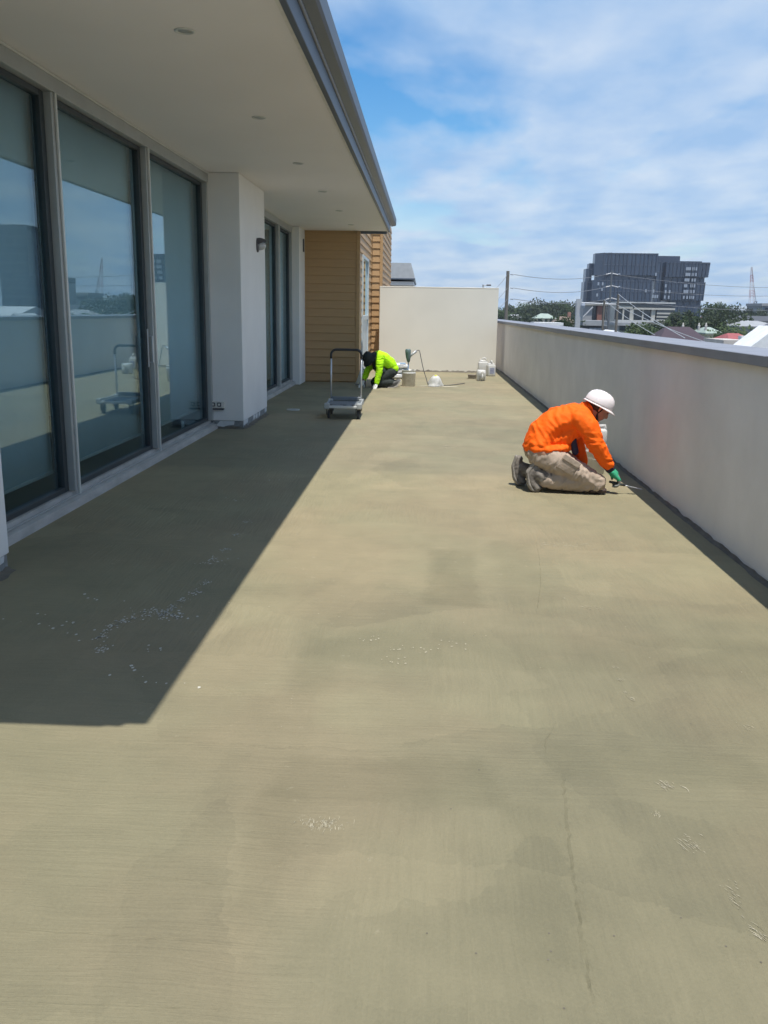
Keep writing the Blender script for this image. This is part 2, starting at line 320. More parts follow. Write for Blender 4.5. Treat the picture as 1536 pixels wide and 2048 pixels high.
# ------------------------------------------------------------------ ground and terrace
GZ = -8.0
bm = B(); flat(bm, [(-3000, -3000), (3000, -3000), (3000, 5000), (-3000, 5000)], GZ)
struct('ground', bm, mat('suburb ground', (0.10, 0.105, 0.075), 0.95, col2=(0.17, 0.16, 0.13), nscale=0.05))
bm = B(); box(bm, -9.5, 2.36, -7.0, 30.0, GZ+0.004, -0.12)
struct('building_base', bm, M_parapet)
bm = B(); box(bm, -2.90, 2.068, -6.5, 27.0, -0.118, 0.0)
FLOOR = struct('terrace_floor', bm, FLOORM)

# ------------------------------------------------------------------ parapet wall
PX = 2.07
para = root('parapet_wall', (2.2, 10, 0), 'long low grey rendered parapet wall with dark metal coping on the right', 'wall')
bm = B(); box(bm, PX, PX+0.22, -6.5, 30.0, -0.12, 1.255, 0.006)
obj('wall_body', bm, M_parapet, para)
for k, (a, b) in enumerate([(-6.5, -1.9), (-1.9, 5.35), (5.35, 12.6), (12.6, 19.85), (19.85, 30.0)]):
    bm = B(); prism(bm, [(2.030, 1.257), (2.030, 1.318), (2.034, 1.322), (2.372, 1.336), (2.376, 1.332), (2.376, 1.245), (2.296, 1.245), (2.296, 1.257)], a+0.004, b-0.004)
    obj('coping_sheet', bm, M_coping, para)
    bm = B(); prism(bm, [(2.027, 1.262), (2.027, 1.3205), (2.033, 1.3255), (2.374, 1.3395), (2.374, 1.3355), (2.035, 1.3205), (2.0295, 1.3165)], b-0.03, b+0.03)
    if k < 4: obj('joint_cover', bm, M_coping, para)
def cove(name, parent, pts, nrm, h0, hv, w0, wv, m, seed, zb=0.001):
    """ragged mortar fillet along a wall foot: pts along the wall line, nrm pointing away from it"""
    bm = B(); prev = None
    for i, p in enumerate(pts):
        s = seed + i*0.31
        h = h0 + hv*noise.noise((s, 3.1, 0)) + 0.5*hv*noise.noise((s*3.7, 9, 0)); wd = w0 + wv*noise.noise((s, 0, 5.7)) + 0.4*wv*noise.noise((s*4.1, 2, 0))
        p = V(p); n = V(nrm)
        row = [bm.verts.new(p + n*0.003 + V((0, 0, max(h, 0.006)))), bm.verts.new(p + n*(max(wd, .01)*0.35) + V((0, 0, max(h, .006)*0.35))), bm.verts.new(p + n*max(wd, 0.012) + V((0, 0, zb)))]
        if prev:
            for k in range(2): bm.faces.new((prev[k], prev[k+1], row[k+1], row[k]))
        prev = row
    return obj(name, bm, m, parent, smooth=True)
cove('mortar_fillet', para, [(PX, -6+i*0.06, 0) for i in range(500)], (-1, 0, 0), 0.024, 0.016, 0.028, 0.016, M_cove, 1.3)

# end wall
ew = root('end_wall', (0.33, 23.3, 0), 'cream rendered cross wall closing off the far end of the terrace', 'wall')
bm = B(); box(bm, -1.19, 1.86, 23.2, 23.42, 0.0, 2.13, 0.008); obj('wall_body', bm, M_endwall, ew)
bm = B(); box(bm, -1.192, 1.862, 23.197, 23.423, 2.131, 2.158, 0.005); obj('wall_cap', bm, M_endwall, ew)
cove('mortar_fillet', ew, [(-1.19+i*0.03, 23.2, 0) for i in range(102)], (0, -1, 0), 0.04, 0.028, 0.05, 0.03, M_cove, 44)

# ------------------------------------------------------------------ canopy roof over the doors
can = root('roof_canopy', (-2.0, 11.0, 3.18), 'deep white soffit roof with slate grey gutter edge over the glass doors', 'roof')
Y0, Y1 = 2.14, 19.5
bm = B(); box(bm, -9.5, -0.86, Y0+0.03, Y1-0.16, 3.18, 3.30); obj('soffit', bm, M_soffit, can)
bm = B(); box(bm, -0.858, -0.835, Y0, Y1-0.13, 3.172, 3.42); obj('soffit_bead', bm, M_white2, can)
bm = B(); box(bm, -0.833, -0.79, Y0, Y1-0.1, 3.165, 3.40, 0.004); obj('fascia', bm, M_gutter, can)
bm = B(); prism(bm, [(-0.788, 3.32), (-0.70, 3.335), (-0.682, 3.352), (-0.678, 3.47), (-0.690, 3.48), (-0.70, 3.462), (-0.704, 3.37), (-0.788, 3.355)], Y0-0.02, Y1+0.35); obj('gutter', bm, M_gutter, can)
bm = B(); box(bm, -0.7885, -0.772, Y0, Y1-0.05, 3.296, 3.3195, 0.003); obj('drip_bead', bm, M_gutlip, can)
bm = B(); box(bm, -9.5, -0.79, Y0+0.02, Y1-0.11, 3.421, 3.47); obj('roof_sheet', bm, M_gutter, can)
bm = B(); box(bm, -9.5, -0.86, Y0-0.01, Y0+0.028, 3.17, 3.42, 0.004); obj('fascia', bm, M_gutter, can)
bm = B(); box(bm, -2.6, -0.86, Y1-0.158, Y1-0.12, 3.125, 3.42, 0.004); obj('end_flashing', bm, M_gutter, can)

# downlights in the soffit
for k, y in enumerate([5.75, 8.18, 10.62, 13.05, 15.5, 17.95]):
    x = -1.50
    d = root('downlight', (x, y, 3.18), '%s round recessed downlight in the white soffit' % ['nearest', 'second nearest', 'third nearest', 'fourth nearest', 'second farthest', 'farthest'][k], 'downlight', 'recessed soffit downlights')
    bm = B(); lathe(bm, [(0.064, 0), (0.062, -0.006), (0.047, -0.008), (0.045, -0.002)], (x, y, 3.1795), 24); obj('trim_ring', bm, M_alul, d, True)
    bm = B(); lathe(bm, [(0.044, 0), (0.030, -0.0035), (0.012, -0.005)], (x, y, 3.178), 20); obj('lens', bm, M_alu, d, True)

# ------------------------------------------------------------------ rendered walls / pillars of the apartment
def pillar(x0, x1, y0, y1, label, flakes):
    p = root('rendered_pillar', ((x0+x1)/2, (y0+y1)/2, 0), label, 'pillar')
    bm = B(); box(bm, x0, x1, y0, y1, 0.105, 3.178, 0.006); obj('pillar_body', bm, M_render, p)
    bm = B(); box(bm, x0, x1-0.012, y0+0.012, y1-0.008, 0.0, 0.1045); obj('bare_foot', bm, M_block, p)
    rnd = random.Random(x0+y0)
    for (t0, t1) in flakes:
        bm = B(); yy0 = y0+0.012+t0*(y1-y0-.02); yy1 = y0+0.012+t1*(y1-y0-.02)
        zb = 0.02+rnd.random()*0.03
        prism(bm, [(yy0, 0.103), (yy0+rnd.uniform(-.01, .02), zb), (yy1-rnd.uniform(0, .03), zb+rnd.uniform(-.012, .025)), (yy1, 0.103)], x1-0.0115, x1-0.003, 'x'); obj('skim_patch', bm, M_foam, p)
    bm = B(); prism(bm, [(x0+.16, 0.10), (x0+.10, 0.035), (x0+.20, 0.022), (x0+.27, 0.045), (x0+.34, 0.05), (x0+.35, 0.10)], y0+0.0115, y0+0.004); obj('skim_patch', bm, M_foam, p)
    n = max(8, int((y1-y0)/0.04)); cove('mortar_fillet', p, [(x1-0.012, y0+i*(y1-y0)/n, 0) for i in range(n+1)], (1, 0, 0), 0.022, 0.03, 0.05, 0.03, M_cove, x0*3+y0)
    n = 12; cove('mortar_fillet', p, [(x0+i*(x1-x0)/n, y0+0.012, 0) for i in range(n+1)], (0, -1, 0), 0.025, 0.03, 0.05, 0.03, M_cove, x0*7+y0)
    return p
pillar(-2.82, -2.345, 11.37, 13.1, 'white rendered pillar carrying the wall lamp between the two sets of doors', [(0.0, 0.17), (0.38, 0.46), (0.48, 0.57), (0.62, 0.69), (0.9, 1.0)])
pillar(-2.82, -2.44, 3.2, 4.92, 'white rendered pillar at the left edge beside the nearest glass door', [(0.1, 0.3), (0.55, 0.6), (0.8, 0.97)])
rw = root('rendered_wall', (-2.7, 18.9, 0), 'narrow white rendered wall between far door and ochre weatherboards', 'wall')
bm = B(); box(bm, -2.86, -2.60, 18.45, 19.30, 0.0, 3.178, 0.005); obj('wall_body', bm, M_render, rw)
bm = B(); box(bm, -2.5995, -2.575, 18.98, 19.07, 2.72, 2.98, 0.004); obj('vent_plate', bm, M_lampg, rw)
nw = root('rendered_wall', (-2.8, -1.5, 0), 'white rendered wall behind the left edge of the terrace', 'wall')
bm = B(); box(bm, -2.95, -2.72, -6.5, 3.195, 0.0, 3.178); obj('wall_body', bm, M_render, nw)
# room behind the glass
bm = B(); box(bm, -9.5, -2.905, 3.0, 19.3, -0.118, 0.012); struct('room_floor', bm, M_carpet)
for nme, a in (('room_wall', (-6.6, -6.5, 3.0, 19.3)), ('room_wall', (-6.498, -2.96, 2.9, 3.0)), ('room_wall', (-6.498, -2.83, 12.2, 12.3)), ('room_wall', (-6.498, -2.87, 19.3, 19.4))):
    bm = B(); box(bm, a[0], a[1], a[2], a[3], 0.0125, 3.178); struct(nme, bm, M_room)

# ------------------------------------------------------------------ glass doors
def glazing(label, y0, y1, mulls, open_, slim=0.07, handle=None, blinds=True):
    g = root('sliding_door', (-2.78, (y0+y1)/2, 0), label, 'glass door')
    bm = B(); box(bm, -2.90, -2.735, y0, y1, 3.055, 3.178, 0.004); obj('head_frame', bm, M_alu, g)
    bm = B(); box(bm, -2.736, -2.722, y0, y1, 3.158, 3.177, 0.002); obj('head_bead', bm, M_alul, g)
    bm = B(); prism(bm, [(-2.90, -0.0), (-2.69, 0.0), (-2.70, 0.062), (-2.775, 0.072), (-2.778, 0.105), (-2.90, 0.108)], y0, y1); obj('sill', bm, M_sill, g)
    bm = B(); box(bm, -2.745, -2.736, y0, y1, 0.0715, 0.085, 0.002); obj('sill_track', bm, M_alu, g)
    for y in mulls:
        bm = B(); box(bm, -2.88, -2.745, y-slim*0.5, y+slim*0.5, 0.1085, 3.0545, 0.004); obj('mullion', bm, M_alu, g)
        bm = B(); box(bm, -2.7445, -2.728, y+slim*0.12, y+slim*0.5, 0.0725, 3.054, 0.003); obj('mullion_bead', bm, M_alul, g)
    edges = [y0] + list(mulls) + [y1]
    for i in range(len(edges)-1):
        a = edges[i] + (slim*0.5 if i else 0.0); b = edges[i+1] - (slim*0.5 if i < len(edges)-2 else 0.0)
        if i == len(edges)-2:
            bm = B(); box(bm, -2.88, -2.745, b-0.06, b, 0.1085, 3.0545, 0.004); obj('jamb', bm, M_alu, g); b -= 0.06
        if i == 0:
            bm = B(); box(bm, -2.88, -2.745, a, a+0.05, 0.1085, 3.0545, 0.004); obj('jamb', bm, M_alu, g); a += 0.05
        bm = B(); box(bm, -2.86, -2.80, b-0.075, b-0.001, 0.109, 3.054, 0.003); obj('sash_stile', bm, M_alud, g)
        bm = B(); box(bm, -2.86, -2.80, a+0.001, a+0.03, 0.109, 3.054, 0.003); obj('sash_stile', bm, M_alud, g)
        bm = B(); box(bm, -2.86, -2.80, a+0.031, b-0.076, 3.01, 3.0535, 0.003); obj('sash_rail', bm, M_alud, g)
        bm = B(); box(bm, -2.86, -2.80, a+0.031, b-0.076, 0.1095, 0.15, 0.003); obj('sash_rail', bm, M_alud, g)
        bm = B(); box(bm, -2.836, -2.828, a+0.02, b-0.07, 0.13, 3.03); obj('pane', bm, M_glass, g)
        if handle == i:
            bm = B(); box(bm, -2.799, -2.785, b-0.05, b-0.025, 0.95, 1.33, 0.003); tube(bm, [(-2.785, b-0.037, 1.0), (-2.745, b-0.037, 1.0), (-2.745, b-0.037, 1.26), (-2.785, b-0.037, 1.26)], 0.009, 8); obj('handle', bm, M_steel, g)
        if blinds:
            bl = root('roller_blind', (-2.93, (a+b)/2, 0.25), 'pale blue grey blind hanging behind the %s' % open_[i], 'blind', 'blinds behind the glass doors')
            bm = B(); n = 24; pr = None
            for k in range(n+1):
                y = a-0.005+(b+0.01-a)*k/n
                x = -2.93+0.006*math.sin(k*0.9+i)
                row = [bm.verts.new((x, y, z)) for z in (0.27, 1.2, 2.2, 3.08)]
                if pr:
                    for j in range(3): bm.faces.new((pr[j], row[j], row[j+1], pr[j+1]))
                pr = row
            o = obj('blind_sheet', bm, M_blind, bl, True); md = o.modifiers.new('thick', 'SOLIDIFY'); md.thickness = 0.004
            bm = B(); box(bm, -2.942, -2.918, a-0.005, b+0.005, 0.245, 0.271, 0.004); obj('bottom_rail', bm, M_alu, bl)
    return g
g1 = glazing('three tall glass sliding door panels left of the lamp pillar', 4.921, 11.369, [6.75, 8.95], ['nearest glass door panel', 'middle glass door panel', 'glass panel next to the lamp pillar'], handle=1)
g2 = glazing('far pair of glass sliding doors beyond the lamp pillar', 13.101, 18.449, [16.8], ['first panel of the far doors', 'last panel before the weatherboards'])

# ------------------------------------------------------------------ weatherboard house end
wb = root('weatherboard_house', (-2.0, 21.5, 0), 'ochre lapped weatherboard wing with stepped side wall at the far left', 'building')
BH = 0.172
def board_mesh(length, horizontal_axis):
    bm = B()
    poly = [(0.0, 0.0), (0.030, 0.0), (0.033, 0.012), (0.012, BH+0.012), (0.0, BH+0.012)]
    prism(bm, poly, 0.0, length)      # outward +x, runs along +y
    if horizontal_axis == 'x': bmesh.ops.rotate(bm, verts=bm.verts, matrix=Matrix.Rotation(-math.pi/2, 3, 'Z'))   # outward -y, runs +x
    bmesh.ops.recalc_face_normals(bm, faces=bm.faces)
    me = bpy.data.meshes.new('board'); bm.to_mesh(me); bm.free(); me.materials.append(M_board); return me
W1, W2, WX1, WX2 = 19.32, 23.75, -1.46, -1.19
bm = B(); box(bm, -6, WX1-0.001, W1+0.001, 30, 0, 4.2); box(bm, WX1-0.3, WX2-0.001, W2+0.001, 29.9, 0.0, 4.19); obj('wall_core', bm, M_board, wb)
meF = board_mesh(WX1-0.035+2.64, 'x'); meR = board_mesh(WX2-WX1-0.05, 'x'); meS2 = board_mesh(6.0, 'y')
wy0, wy1, wz1 = 20.15, 22.0, 2.75
meSa = board_mesh(wy0-W1-0.05, 'y'); meSb = board_mesh(W2-wy1-0.05, 'y'); meSt = board_mesh(W2-W1-0.08, 'y')
for k in range(24):
    z = 0.02+k*BH
    if k < 18: share('board', meF, wb, (-2.64, W1, z))
    if z+BH < wz1+0.1:
        share('board', meSa, wb, (WX1, W1+0.04, z)); share('board', meSb, wb, (WX1, wy1+0.05, z))
    else: share('board', meSt, wb, (WX1, W1+0.04, z))
    share('board', meR, wb, (WX1+0.04, W2, z)); share('board', meS2, wb, (WX2, W2+0.04, z))
bm = B(); box(bm, WX1-0.034, WX1+0.042, W1-0.042, W1+0.038, 0, 3.175, 0.003); obj('corner_trim', bm, M_board, wb)
bm = B(); box(bm, WX2-0.034, WX2+0.042, W2-0.042, W2+0.038, 0, 4.2, 0.003); obj('corner_trim', bm, M_board, wb)
win = B(); box(win, WX1-0.02, WX1+0.062, wy0-0.05, wy0+0.02, 0.03, wz1, 0.003); box(win, WX1-0.02, WX1+0.062, wy1-0.02, wy1+0.05, 0.03, wz1, 0.003)
box(win, WX1-0.02, WX1+0.060, wy0+0.021, wy1-0.021, wz1-0.07, wz1-0.002, 0.003); box(win, WX1-0.02, WX1+0.060, wy0+0.021, wy1-0.021, 1.33, 1.43, 0.003); box(win, WX1-0.02, WX1+0.060, wy0+0.021, wy1-0.021, 0.035, 0.11, 0.003)
wo = obj('window_frame', win, M_bluew, wb)
bm = B(); box(bm, WX1+0.012, WX1+0.02, wy0+0.01, wy1-0.01, 1.40, wz1-0.05); obj('pane', bm, M_wglass, wo)
bm = B(); box(bm, WX1+0.022, WX1+0.03, wy0+0.01, wy1-0.01, 0.08, 1.36); obj('pane', bm, M_bluew, wo)

# neighbour's balcony roof beyond the end wall
nb = root('neighbour_house', (-3.2, 38, GZ), 'grey neighbouring building with jutting balcony roof beyond the end wall', 'building')
a = at(781, 525, 36.0); b = at(823, 526, 36.0); c = at(829, 556, 36.0); d = at(827, 569, 36.0)
bm = B(); prism(bm, [(-7, a.z), (b.x-.02, b.z), (c.x, c.z), (c.x-0.02, c.z-0.06), (b.x-.1, c.z-.02), (-7, c.z-0.0)], 36.0, 44.0); obj('roof', bm, mat('pale zinc', (0.44, 0.45, 0.45), 0.5, var=0.08), nb)
bm = B(); box(bm, -7, d.x, 36.15, 44, d.z-0.03, d.z+0.12, .01); obj('balcony_soffit', bm, M_soffit, nb)
bm = B(); box(bm, -7, c.x+0.03, 35.97, 36.10, c.z-0.07, c.z-0.005, .01); obj('roof_edge', bm, M_gutter, nb)
bm = B(); box(bm, -7, d.x-0.5, 36.9, 43.6, GZ, d.z-0.031); obj('wall', bm, M_parapet, nb)

# ------------------------------------------------------------------ wall lamp, socket, drain
LX = -2.3449
lp = root('wall_lamp', (LX, 12.5, 2.4), 'small dark eyelid wall lamp on the white pillar', 'lamp')
bm = B(); lathe(bm, [(0.075, 0), (0.075, 0.014), (0.066, 0.022), (0.02, 0.024)], (LX, 12.5, 2.40), 28, Matrix.Rotation(math.pi/2, 4, 'Y'), sx=1.28); obj('back_plate', bm, M_lampg, lp, True)
bm = B()
for v in bmesh.ops.create_uvsphere(bm, u_segments=24, v_segments=14, radius=1.0)['verts']: v.co = V((v.co.x*0.135, v.co.y*0.068, v.co.z*0.085))
bmesh.ops.bisect_plane(bm, geom=bm.verts[:]+bm.edges[:]+bm.faces[:], plane_co=(0, 0, -0.012), plane_no=V((-0.45, 0, 1)), clear_inner=True)
bmesh.ops.bisect_plane(bm, geom=bm.verts[:]+bm.edges[:]+bm.faces[:], plane_co=(0.002, 0, 0), plane_no=V((1, 0, 0)), clear_inner=True)
bmesh.ops.translate(bm, vec=V((LX+0.018, 12.5, 2.415)), verts=bm.verts); o = obj('hood', bm, M_lampg, lp, True); md = o.modifiers.new('t', 'SOLIDIFY'); md.thickness = 0.006
bm = B()
for v in bmesh.ops.create_uvsphere(bm, u_segments=20, v_segments=12, radius=1.0)['verts']: v.co = V((max(v.co.x, 0)*0.10+LX+0.024, v.co.y*0.052+12.5, v.co.z*0.062+2.392))
obj('lens', bm, M_lens, lp, True)

sk = root('power_socket', (-2.66, 11.36, 0.3), 'grey double power socket low on the pillar beside the door', 'socket')
bm = B(); box(bm, -2.775, -2.585, 11.325, 11.3695, 0.27, 0.365, 0.008); obj('socket_box', bm, M_white2, sk)
for x in (-2.735, -2.655):
    bm = B(); box(bm, x-0.026, x+0.026, 11.315, 11.3245, 0.293, 0.345, 0.006); o = obj('socket_cover', bm, M_lampg, sk)
    bm = B(); box(bm, x-0.013, x+0.013, 11.3115, 11.3148, 0.306, 0.334, 0.004); obj('socket_insert', bm, M_white2, o)
bm = B(); box(bm, -2.765, -2.60, 11.33, 11.3695, 0.248, 0.2695, 0.004); obj('drip_lip', bm, M_lampg, sk)

dr = root('floor_drain', (-2.04, 13.7, 0), 'round pale drain grate set in the shaded floor near the far doors', 'drain')
bm = B(); lathe(bm, [(0.105, 0.0005), (0.104, 0.012), (0.088, 0.014), (0.086, 0.008)], (-2.04, 13.7, 0), 28); obj('rim', bm, M_alul, dr, True)
bm = B()
for k in range(-3, 4):
    h = math.sqrt(max(0.084**2-(k*0.024)**2, 0)); box(bm, -2.04-h, -2.04+h, 13.7+k*0.024-0.007, 13.7+k*0.024+0.007, 0.009, 0.013)
obj('grate', bm, M_alu, dr)
ep = root('concrete_offcut', (-2.78, 10.6, 0.0), 'small pale wedge leaning inside the glass panel next to the pillar', 'offcut')
bm = B(); prism(bm, [(10.56, 0.012), (10.70, 0.012), (10.66, 0.17), (10.60, 0.19)], -2.96, -2.945, 'x'); obj('wedge_body', bm, M_white2, ep)

# ------------------------------------------------------------------ small marks on the floor (real raised crust)
rnd = random.Random(11)
def streaks(cx, cy, n, ln, sp, ang, m=None, name='scuff_mark', wd=0.004):
    bm = B()
    for _ in range(int(n*2.6)):
        x = cx+rnd.gauss(0, sp[0]); y = cy+rnd.gauss(0, sp[1]); a = ang+rnd.gauss(0, .09); l = ln*rnd.choice((.15, .25, .4, .6, .9))*rnd.uniform(.6, 1.2); w_ = wd*rnd.uniform(.06, .30)
        d = V((math.cos(a), math.sin(a))); q = V((-d.y, d.x)); c = V((x, y)); k = q*rnd.gauss(0, l*.08)
        pts = [c-d*l/2, c-d*l*.15+q*w_+k, c+d*l/2, c+d*l*.1-q*w_+k]
        zt = 0.0022+rnd.random()*0.0012
        A = [bm.verts.new((p.x, p.y, zt if i in (1, 3) else 0.0012)) for i, p in enumerate(pts)]
        bm.faces.new(A)
    o = obj(name, bm, m or M_pale, FLOOR); o['kind'] = 'stuff'; return o
def g2(px, py): p = gz(px, py); return p.x, p.y
for (px, py, n, ln, sp, ang) in [(645, 1648, 46, 0.05, (.035, .018), 1.45), (1330, 1572, 16, 0.055, (.018, .012), 2.0), (1385, 1690, 16, 0.06, (.016, .02), 2.0), (1465, 1790, 10, 0.06, (.012, .03), 2.1), (1520, 1870, 9, 0.05, (.01, .02), 2.1), (1313, 1630, 7, .03, (.008, .01), 1.2), (1180, 1215, 14, .06, (.03, .02), 2.3), (900, 893, 30, .09, (.06, .06), 0.3), (1130, 1090, 20, .10, (.10, .05), 0.2), (1500, 1455, 8, .04, (.02, .02), 2.0)]:
    streaks(*g2(px, py), n, ln, sp, ang)
pts = [(1232, 1335), (1240, 1360), (1250, 1385), (1265, 1398)]
for p in pts: streaks(*g2(*p), 4, .05, (.008, .008), 2.0)
streaks(*g2(1082, 1336), 2, .05, (.004, .002), -0.1, wd=.003)
# flecks
def flecks(lst, n, spx, spy, m, name, size=.006):
    bm = B()
    for (px, py) in lst:
        x0, y0 = g2(px, py)
        for _ in range(n):
            x = x0+rnd.gauss(0, spx); y = y0+rnd.gauss(0, spy); s = size*rnd.uniform(.3, 1.1)
            k = rnd.randint(4, 6); a0 = rnd.random()*6
            bm.faces.new([bm.verts.new((x+s*rnd.uniform(.6, 1.2)*math.cos(a0+6.283*i/k), y+s*1.4*rnd.uniform(.6, 1.2)*math.sin(a0+6.283*i/k), 0.0025)) for i in range(k)])
    o = obj(name, bm, m, FLOOR); o['kind'] = 'stuff'
flecks([(745, 1278), (800, 1300), (850, 1300), (905, 1288), (800, 1320)], 9, .05, .035, M_pale, 'plaster_flecks', .006)
flecks([(520, 1215), (640, 1130), (950, 1270), (1390, 1300), (1200, 1180), (560, 1400)], 4, .2, .15, M_pale, 'plaster_flecks', .005)
flecks([(205, 1300), (203, 1275), (218, 1255), (245, 1243), (270, 1235), (300, 1228), (330, 1225), (345, 1215), (365, 1200), (390, 1185), (412, 1165), (425, 1120), (450, 1100), (475, 1070), (495, 1045)], 26, .017, .03, M_efflo, 'chalk_crust', .006)
flecks([(310, 1222), (330, 1230), (360, 1232), (420, 1125)], 22, .05, .035, M_efflo, 'chalk_crust', .008)
flecks([(60, 1235), (120, 1255), (150, 1265), (200, 1195), (300, 1305), (230, 1345), (330, 1375), (480, 1000), (560, 880), (520, 960)], 5, .06, .05, M_efflo, 'chalk_crust', .009)
# raised trowel ridges and a filled crack (same screed)
def ridge(pp, h, wd, name='trowel_ridge', m=None, jag=1.0, step=0.012):
    P = [V((*g2(*q), 0)) for q in pp]; line = []
    for a, b in zip(P, P[1:]):
        n = max(2, int((b-a).length/step)); line += [a.lerp(b, i/n) for i in range(n)]
    line.append(P[-1]); bm = B(); prev = None
    for i, p in enumerate(line):
        d = (line[min(i+1, len(line)-1)]-line[max(i-1, 0)]).normalized(); q = V((-d.y, d.x, 0))
        s = i*step; e = min(1, min(i, len(line)-1-i)/8+.02)
        o_ = q*wd*jag*(.8*noise.noise((s*9, pp[0][0], 0))+.8*noise.noise((s*31, 1, pp[0][1])))
        ww = wd*(.75+.6*noise.noise((s*17, 5, pp[0][1]))); hh = max(0.0006, h*e*(.7+1.0*noise.noise((s*22, 7, pp[0][0]))))
        row = [bm.verts.new(p+o_-q*ww+V((0, 0, -.0004))), bm.verts.new(p+o_-q*ww*.2+V((0, 0, hh))), bm.verts.new(p+o_+q*ww+V((0, 0, -.0004)))]
        if prev:
            for k in range(2): bm.faces.new((prev[k], prev[k+1], row[k+1], row[k]))
        prev = row
    return obj(name, bm, m or FLOORM, FLOOR)
ridge([(1130, 1545), (1138, 1640), (1150, 1740), (1165, 1850), (1182, 1950), (1200, 2046)], .0058, .018, jag=.45)
ridge([(1133, 1540), (1160, 1542), (1232, 1552)], .003, .006)
ridge([(1092, 1515), (1090, 1480), (1105, 1460), (1117, 1440)], .0025, .006)
ridge([(1165, 1418), (1200, 1423), (1235, 1430)], .002, .004)
ridge([(0, 1858), (120, 1866), (300, 1878), (480, 1893)], .003, .007, jag=.6)
ridge([(150, 1745), (320, 1755), (510, 1778)], .002, .005, jag=.6)
ridge([(0, 2003), (200, 2012), (440, 2020)], .002, .005, jag=.6)
ridge([(1072, 1080), (1080, 1120), (1082, 1170), (1074, 1225)], .0025, .006, jag=.4)
ridge([(375, 1380), (400, 1379), (430, 1372), (460, 1382), (545, 1395)], .003, .007)
# pits
bm = B()
for (px, py) in [(854, 1867), (1098, 1867), (1102, 1903), (1096, 1920), (952, 1907), (1228, 1872), (1128, 2017), (958, 1540), (902, 1618), (1522, 1925), (1452, 1893), (947, 1272), (1168, 1157), (1382, 1448), (1362, 1836)]:
    x, y = g2(px, py); k = 7
    bm.faces.new([bm.verts.new((x+.003*math.cos(6.283*i/k), y+.003*math.sin(6.283*i/k), .0011)) for i in range(k)])
o = obj('pin_holes', bm, M_cove, FLOOR); o['kind'] = 'stuff'

# ------------------------------------------------------------------ platform trolley
TX, TY = -1.165, 12.98
TR = Matrix.Translation((TX, TY, 0)) @ Matrix.Rotation(R(1.5), 4, 'Z')
tr = root('platform_trolley', (TX, TY, 0), 'grey folding platform trolley with black looped push handle', 'trolley')
def tro(name, bm, m, smooth=False, par=None):
    bmesh.ops.transform(bm, matrix=TR, verts=bm.verts); return obj(name, bm, m, par or tr, smooth)
bm = B(); box(bm, -.238, .238, -.34, .36, .168, .196, .012, seg=2)
for x in (-.16, 0, .16): box(bm, x-.055, x+.055, -.24, .27, .1965, .202, .003)
tro('deck', bm, mat('grey deck plastic', (0.17, 0.19, 0.20), .6, var=.1))
for s in (-1, 1):
    bm = B(); box(bm, s*.239, s*.262, -.33, .35, .155, .215, .008, seg=2); tro('side_rail', bm, M_alu)
bm = B(); box(bm, -.236, .236, -.372, -.3405, .160, .198, .008, seg=2); tro('end_rail', bm, M_alul)
for s in (-1, 1):
    for y in (-.335, .345):
        bm = B(); box(bm, s*.195, s*.272, y-.045, y+.045, .148, .232, .016, seg=2); tro('corner_bumper', bm, M_alu)
for x in (-.18, .02, .15):
    bm = B(); box(bm, x-.025, x+.025, -.31, -.285, .197, .206, .004); tro('deck_slot', bm, M_dark)
bm = B(); box(bm, -.235, .235, .335, .375, .20, .262, .01); tro('hinge_bracket', bm, mat('grey deck plastic', (0.17, 0.19, 0.20)))
hw, hy, hz = .228, .355, .965
for s in (-1, 1):
    bm = B(); tube(bm, [(s*hw, hy, .235), (s*hw, hy, hz-.13)], .0135, 12); tro('handle_post', bm, M_steel, True)
arc = [(-hw, hy, hz-.13), (-hw, hy, hz-.08)]
arc += [(-hw+.08-.08*math.cos(t), hy, hz-.08+.08*math.sin(t)) for t in [R(a) for a in range(15, 91, 15)]]
arc += [(-x, y, z) for x, y, z in arc[::-1]]
bm = B(); tube(bm, arc, .019, 12); tro('grip', bm, M_dark, True)
for s in (-1, 1):
    for y in (-.25, .26):
        bm = B(); box(bm, s*.215-.03, s*.215+.03, y-.04, y+.04, .140, .1675, .005); box(bm, s*.215-.034, s*.215-.026, y-.03, y+.03, .055, .141, .002); box(bm, s*.215+.026, s*.215+.034, y-.03, y+.03, .055, .141, .002); cst = tro('caster', bm, M_dark)
        bm = B(); lathe(bm, [(.050, -.018), (.062, -.014), (.062, .014), (.050, .018)], (s*.215, y+.012, .062), 20, Matrix.Rotation(math.pi/2, 4, 'Y')); tro('wheel', bm, M_rubber, False, cst)

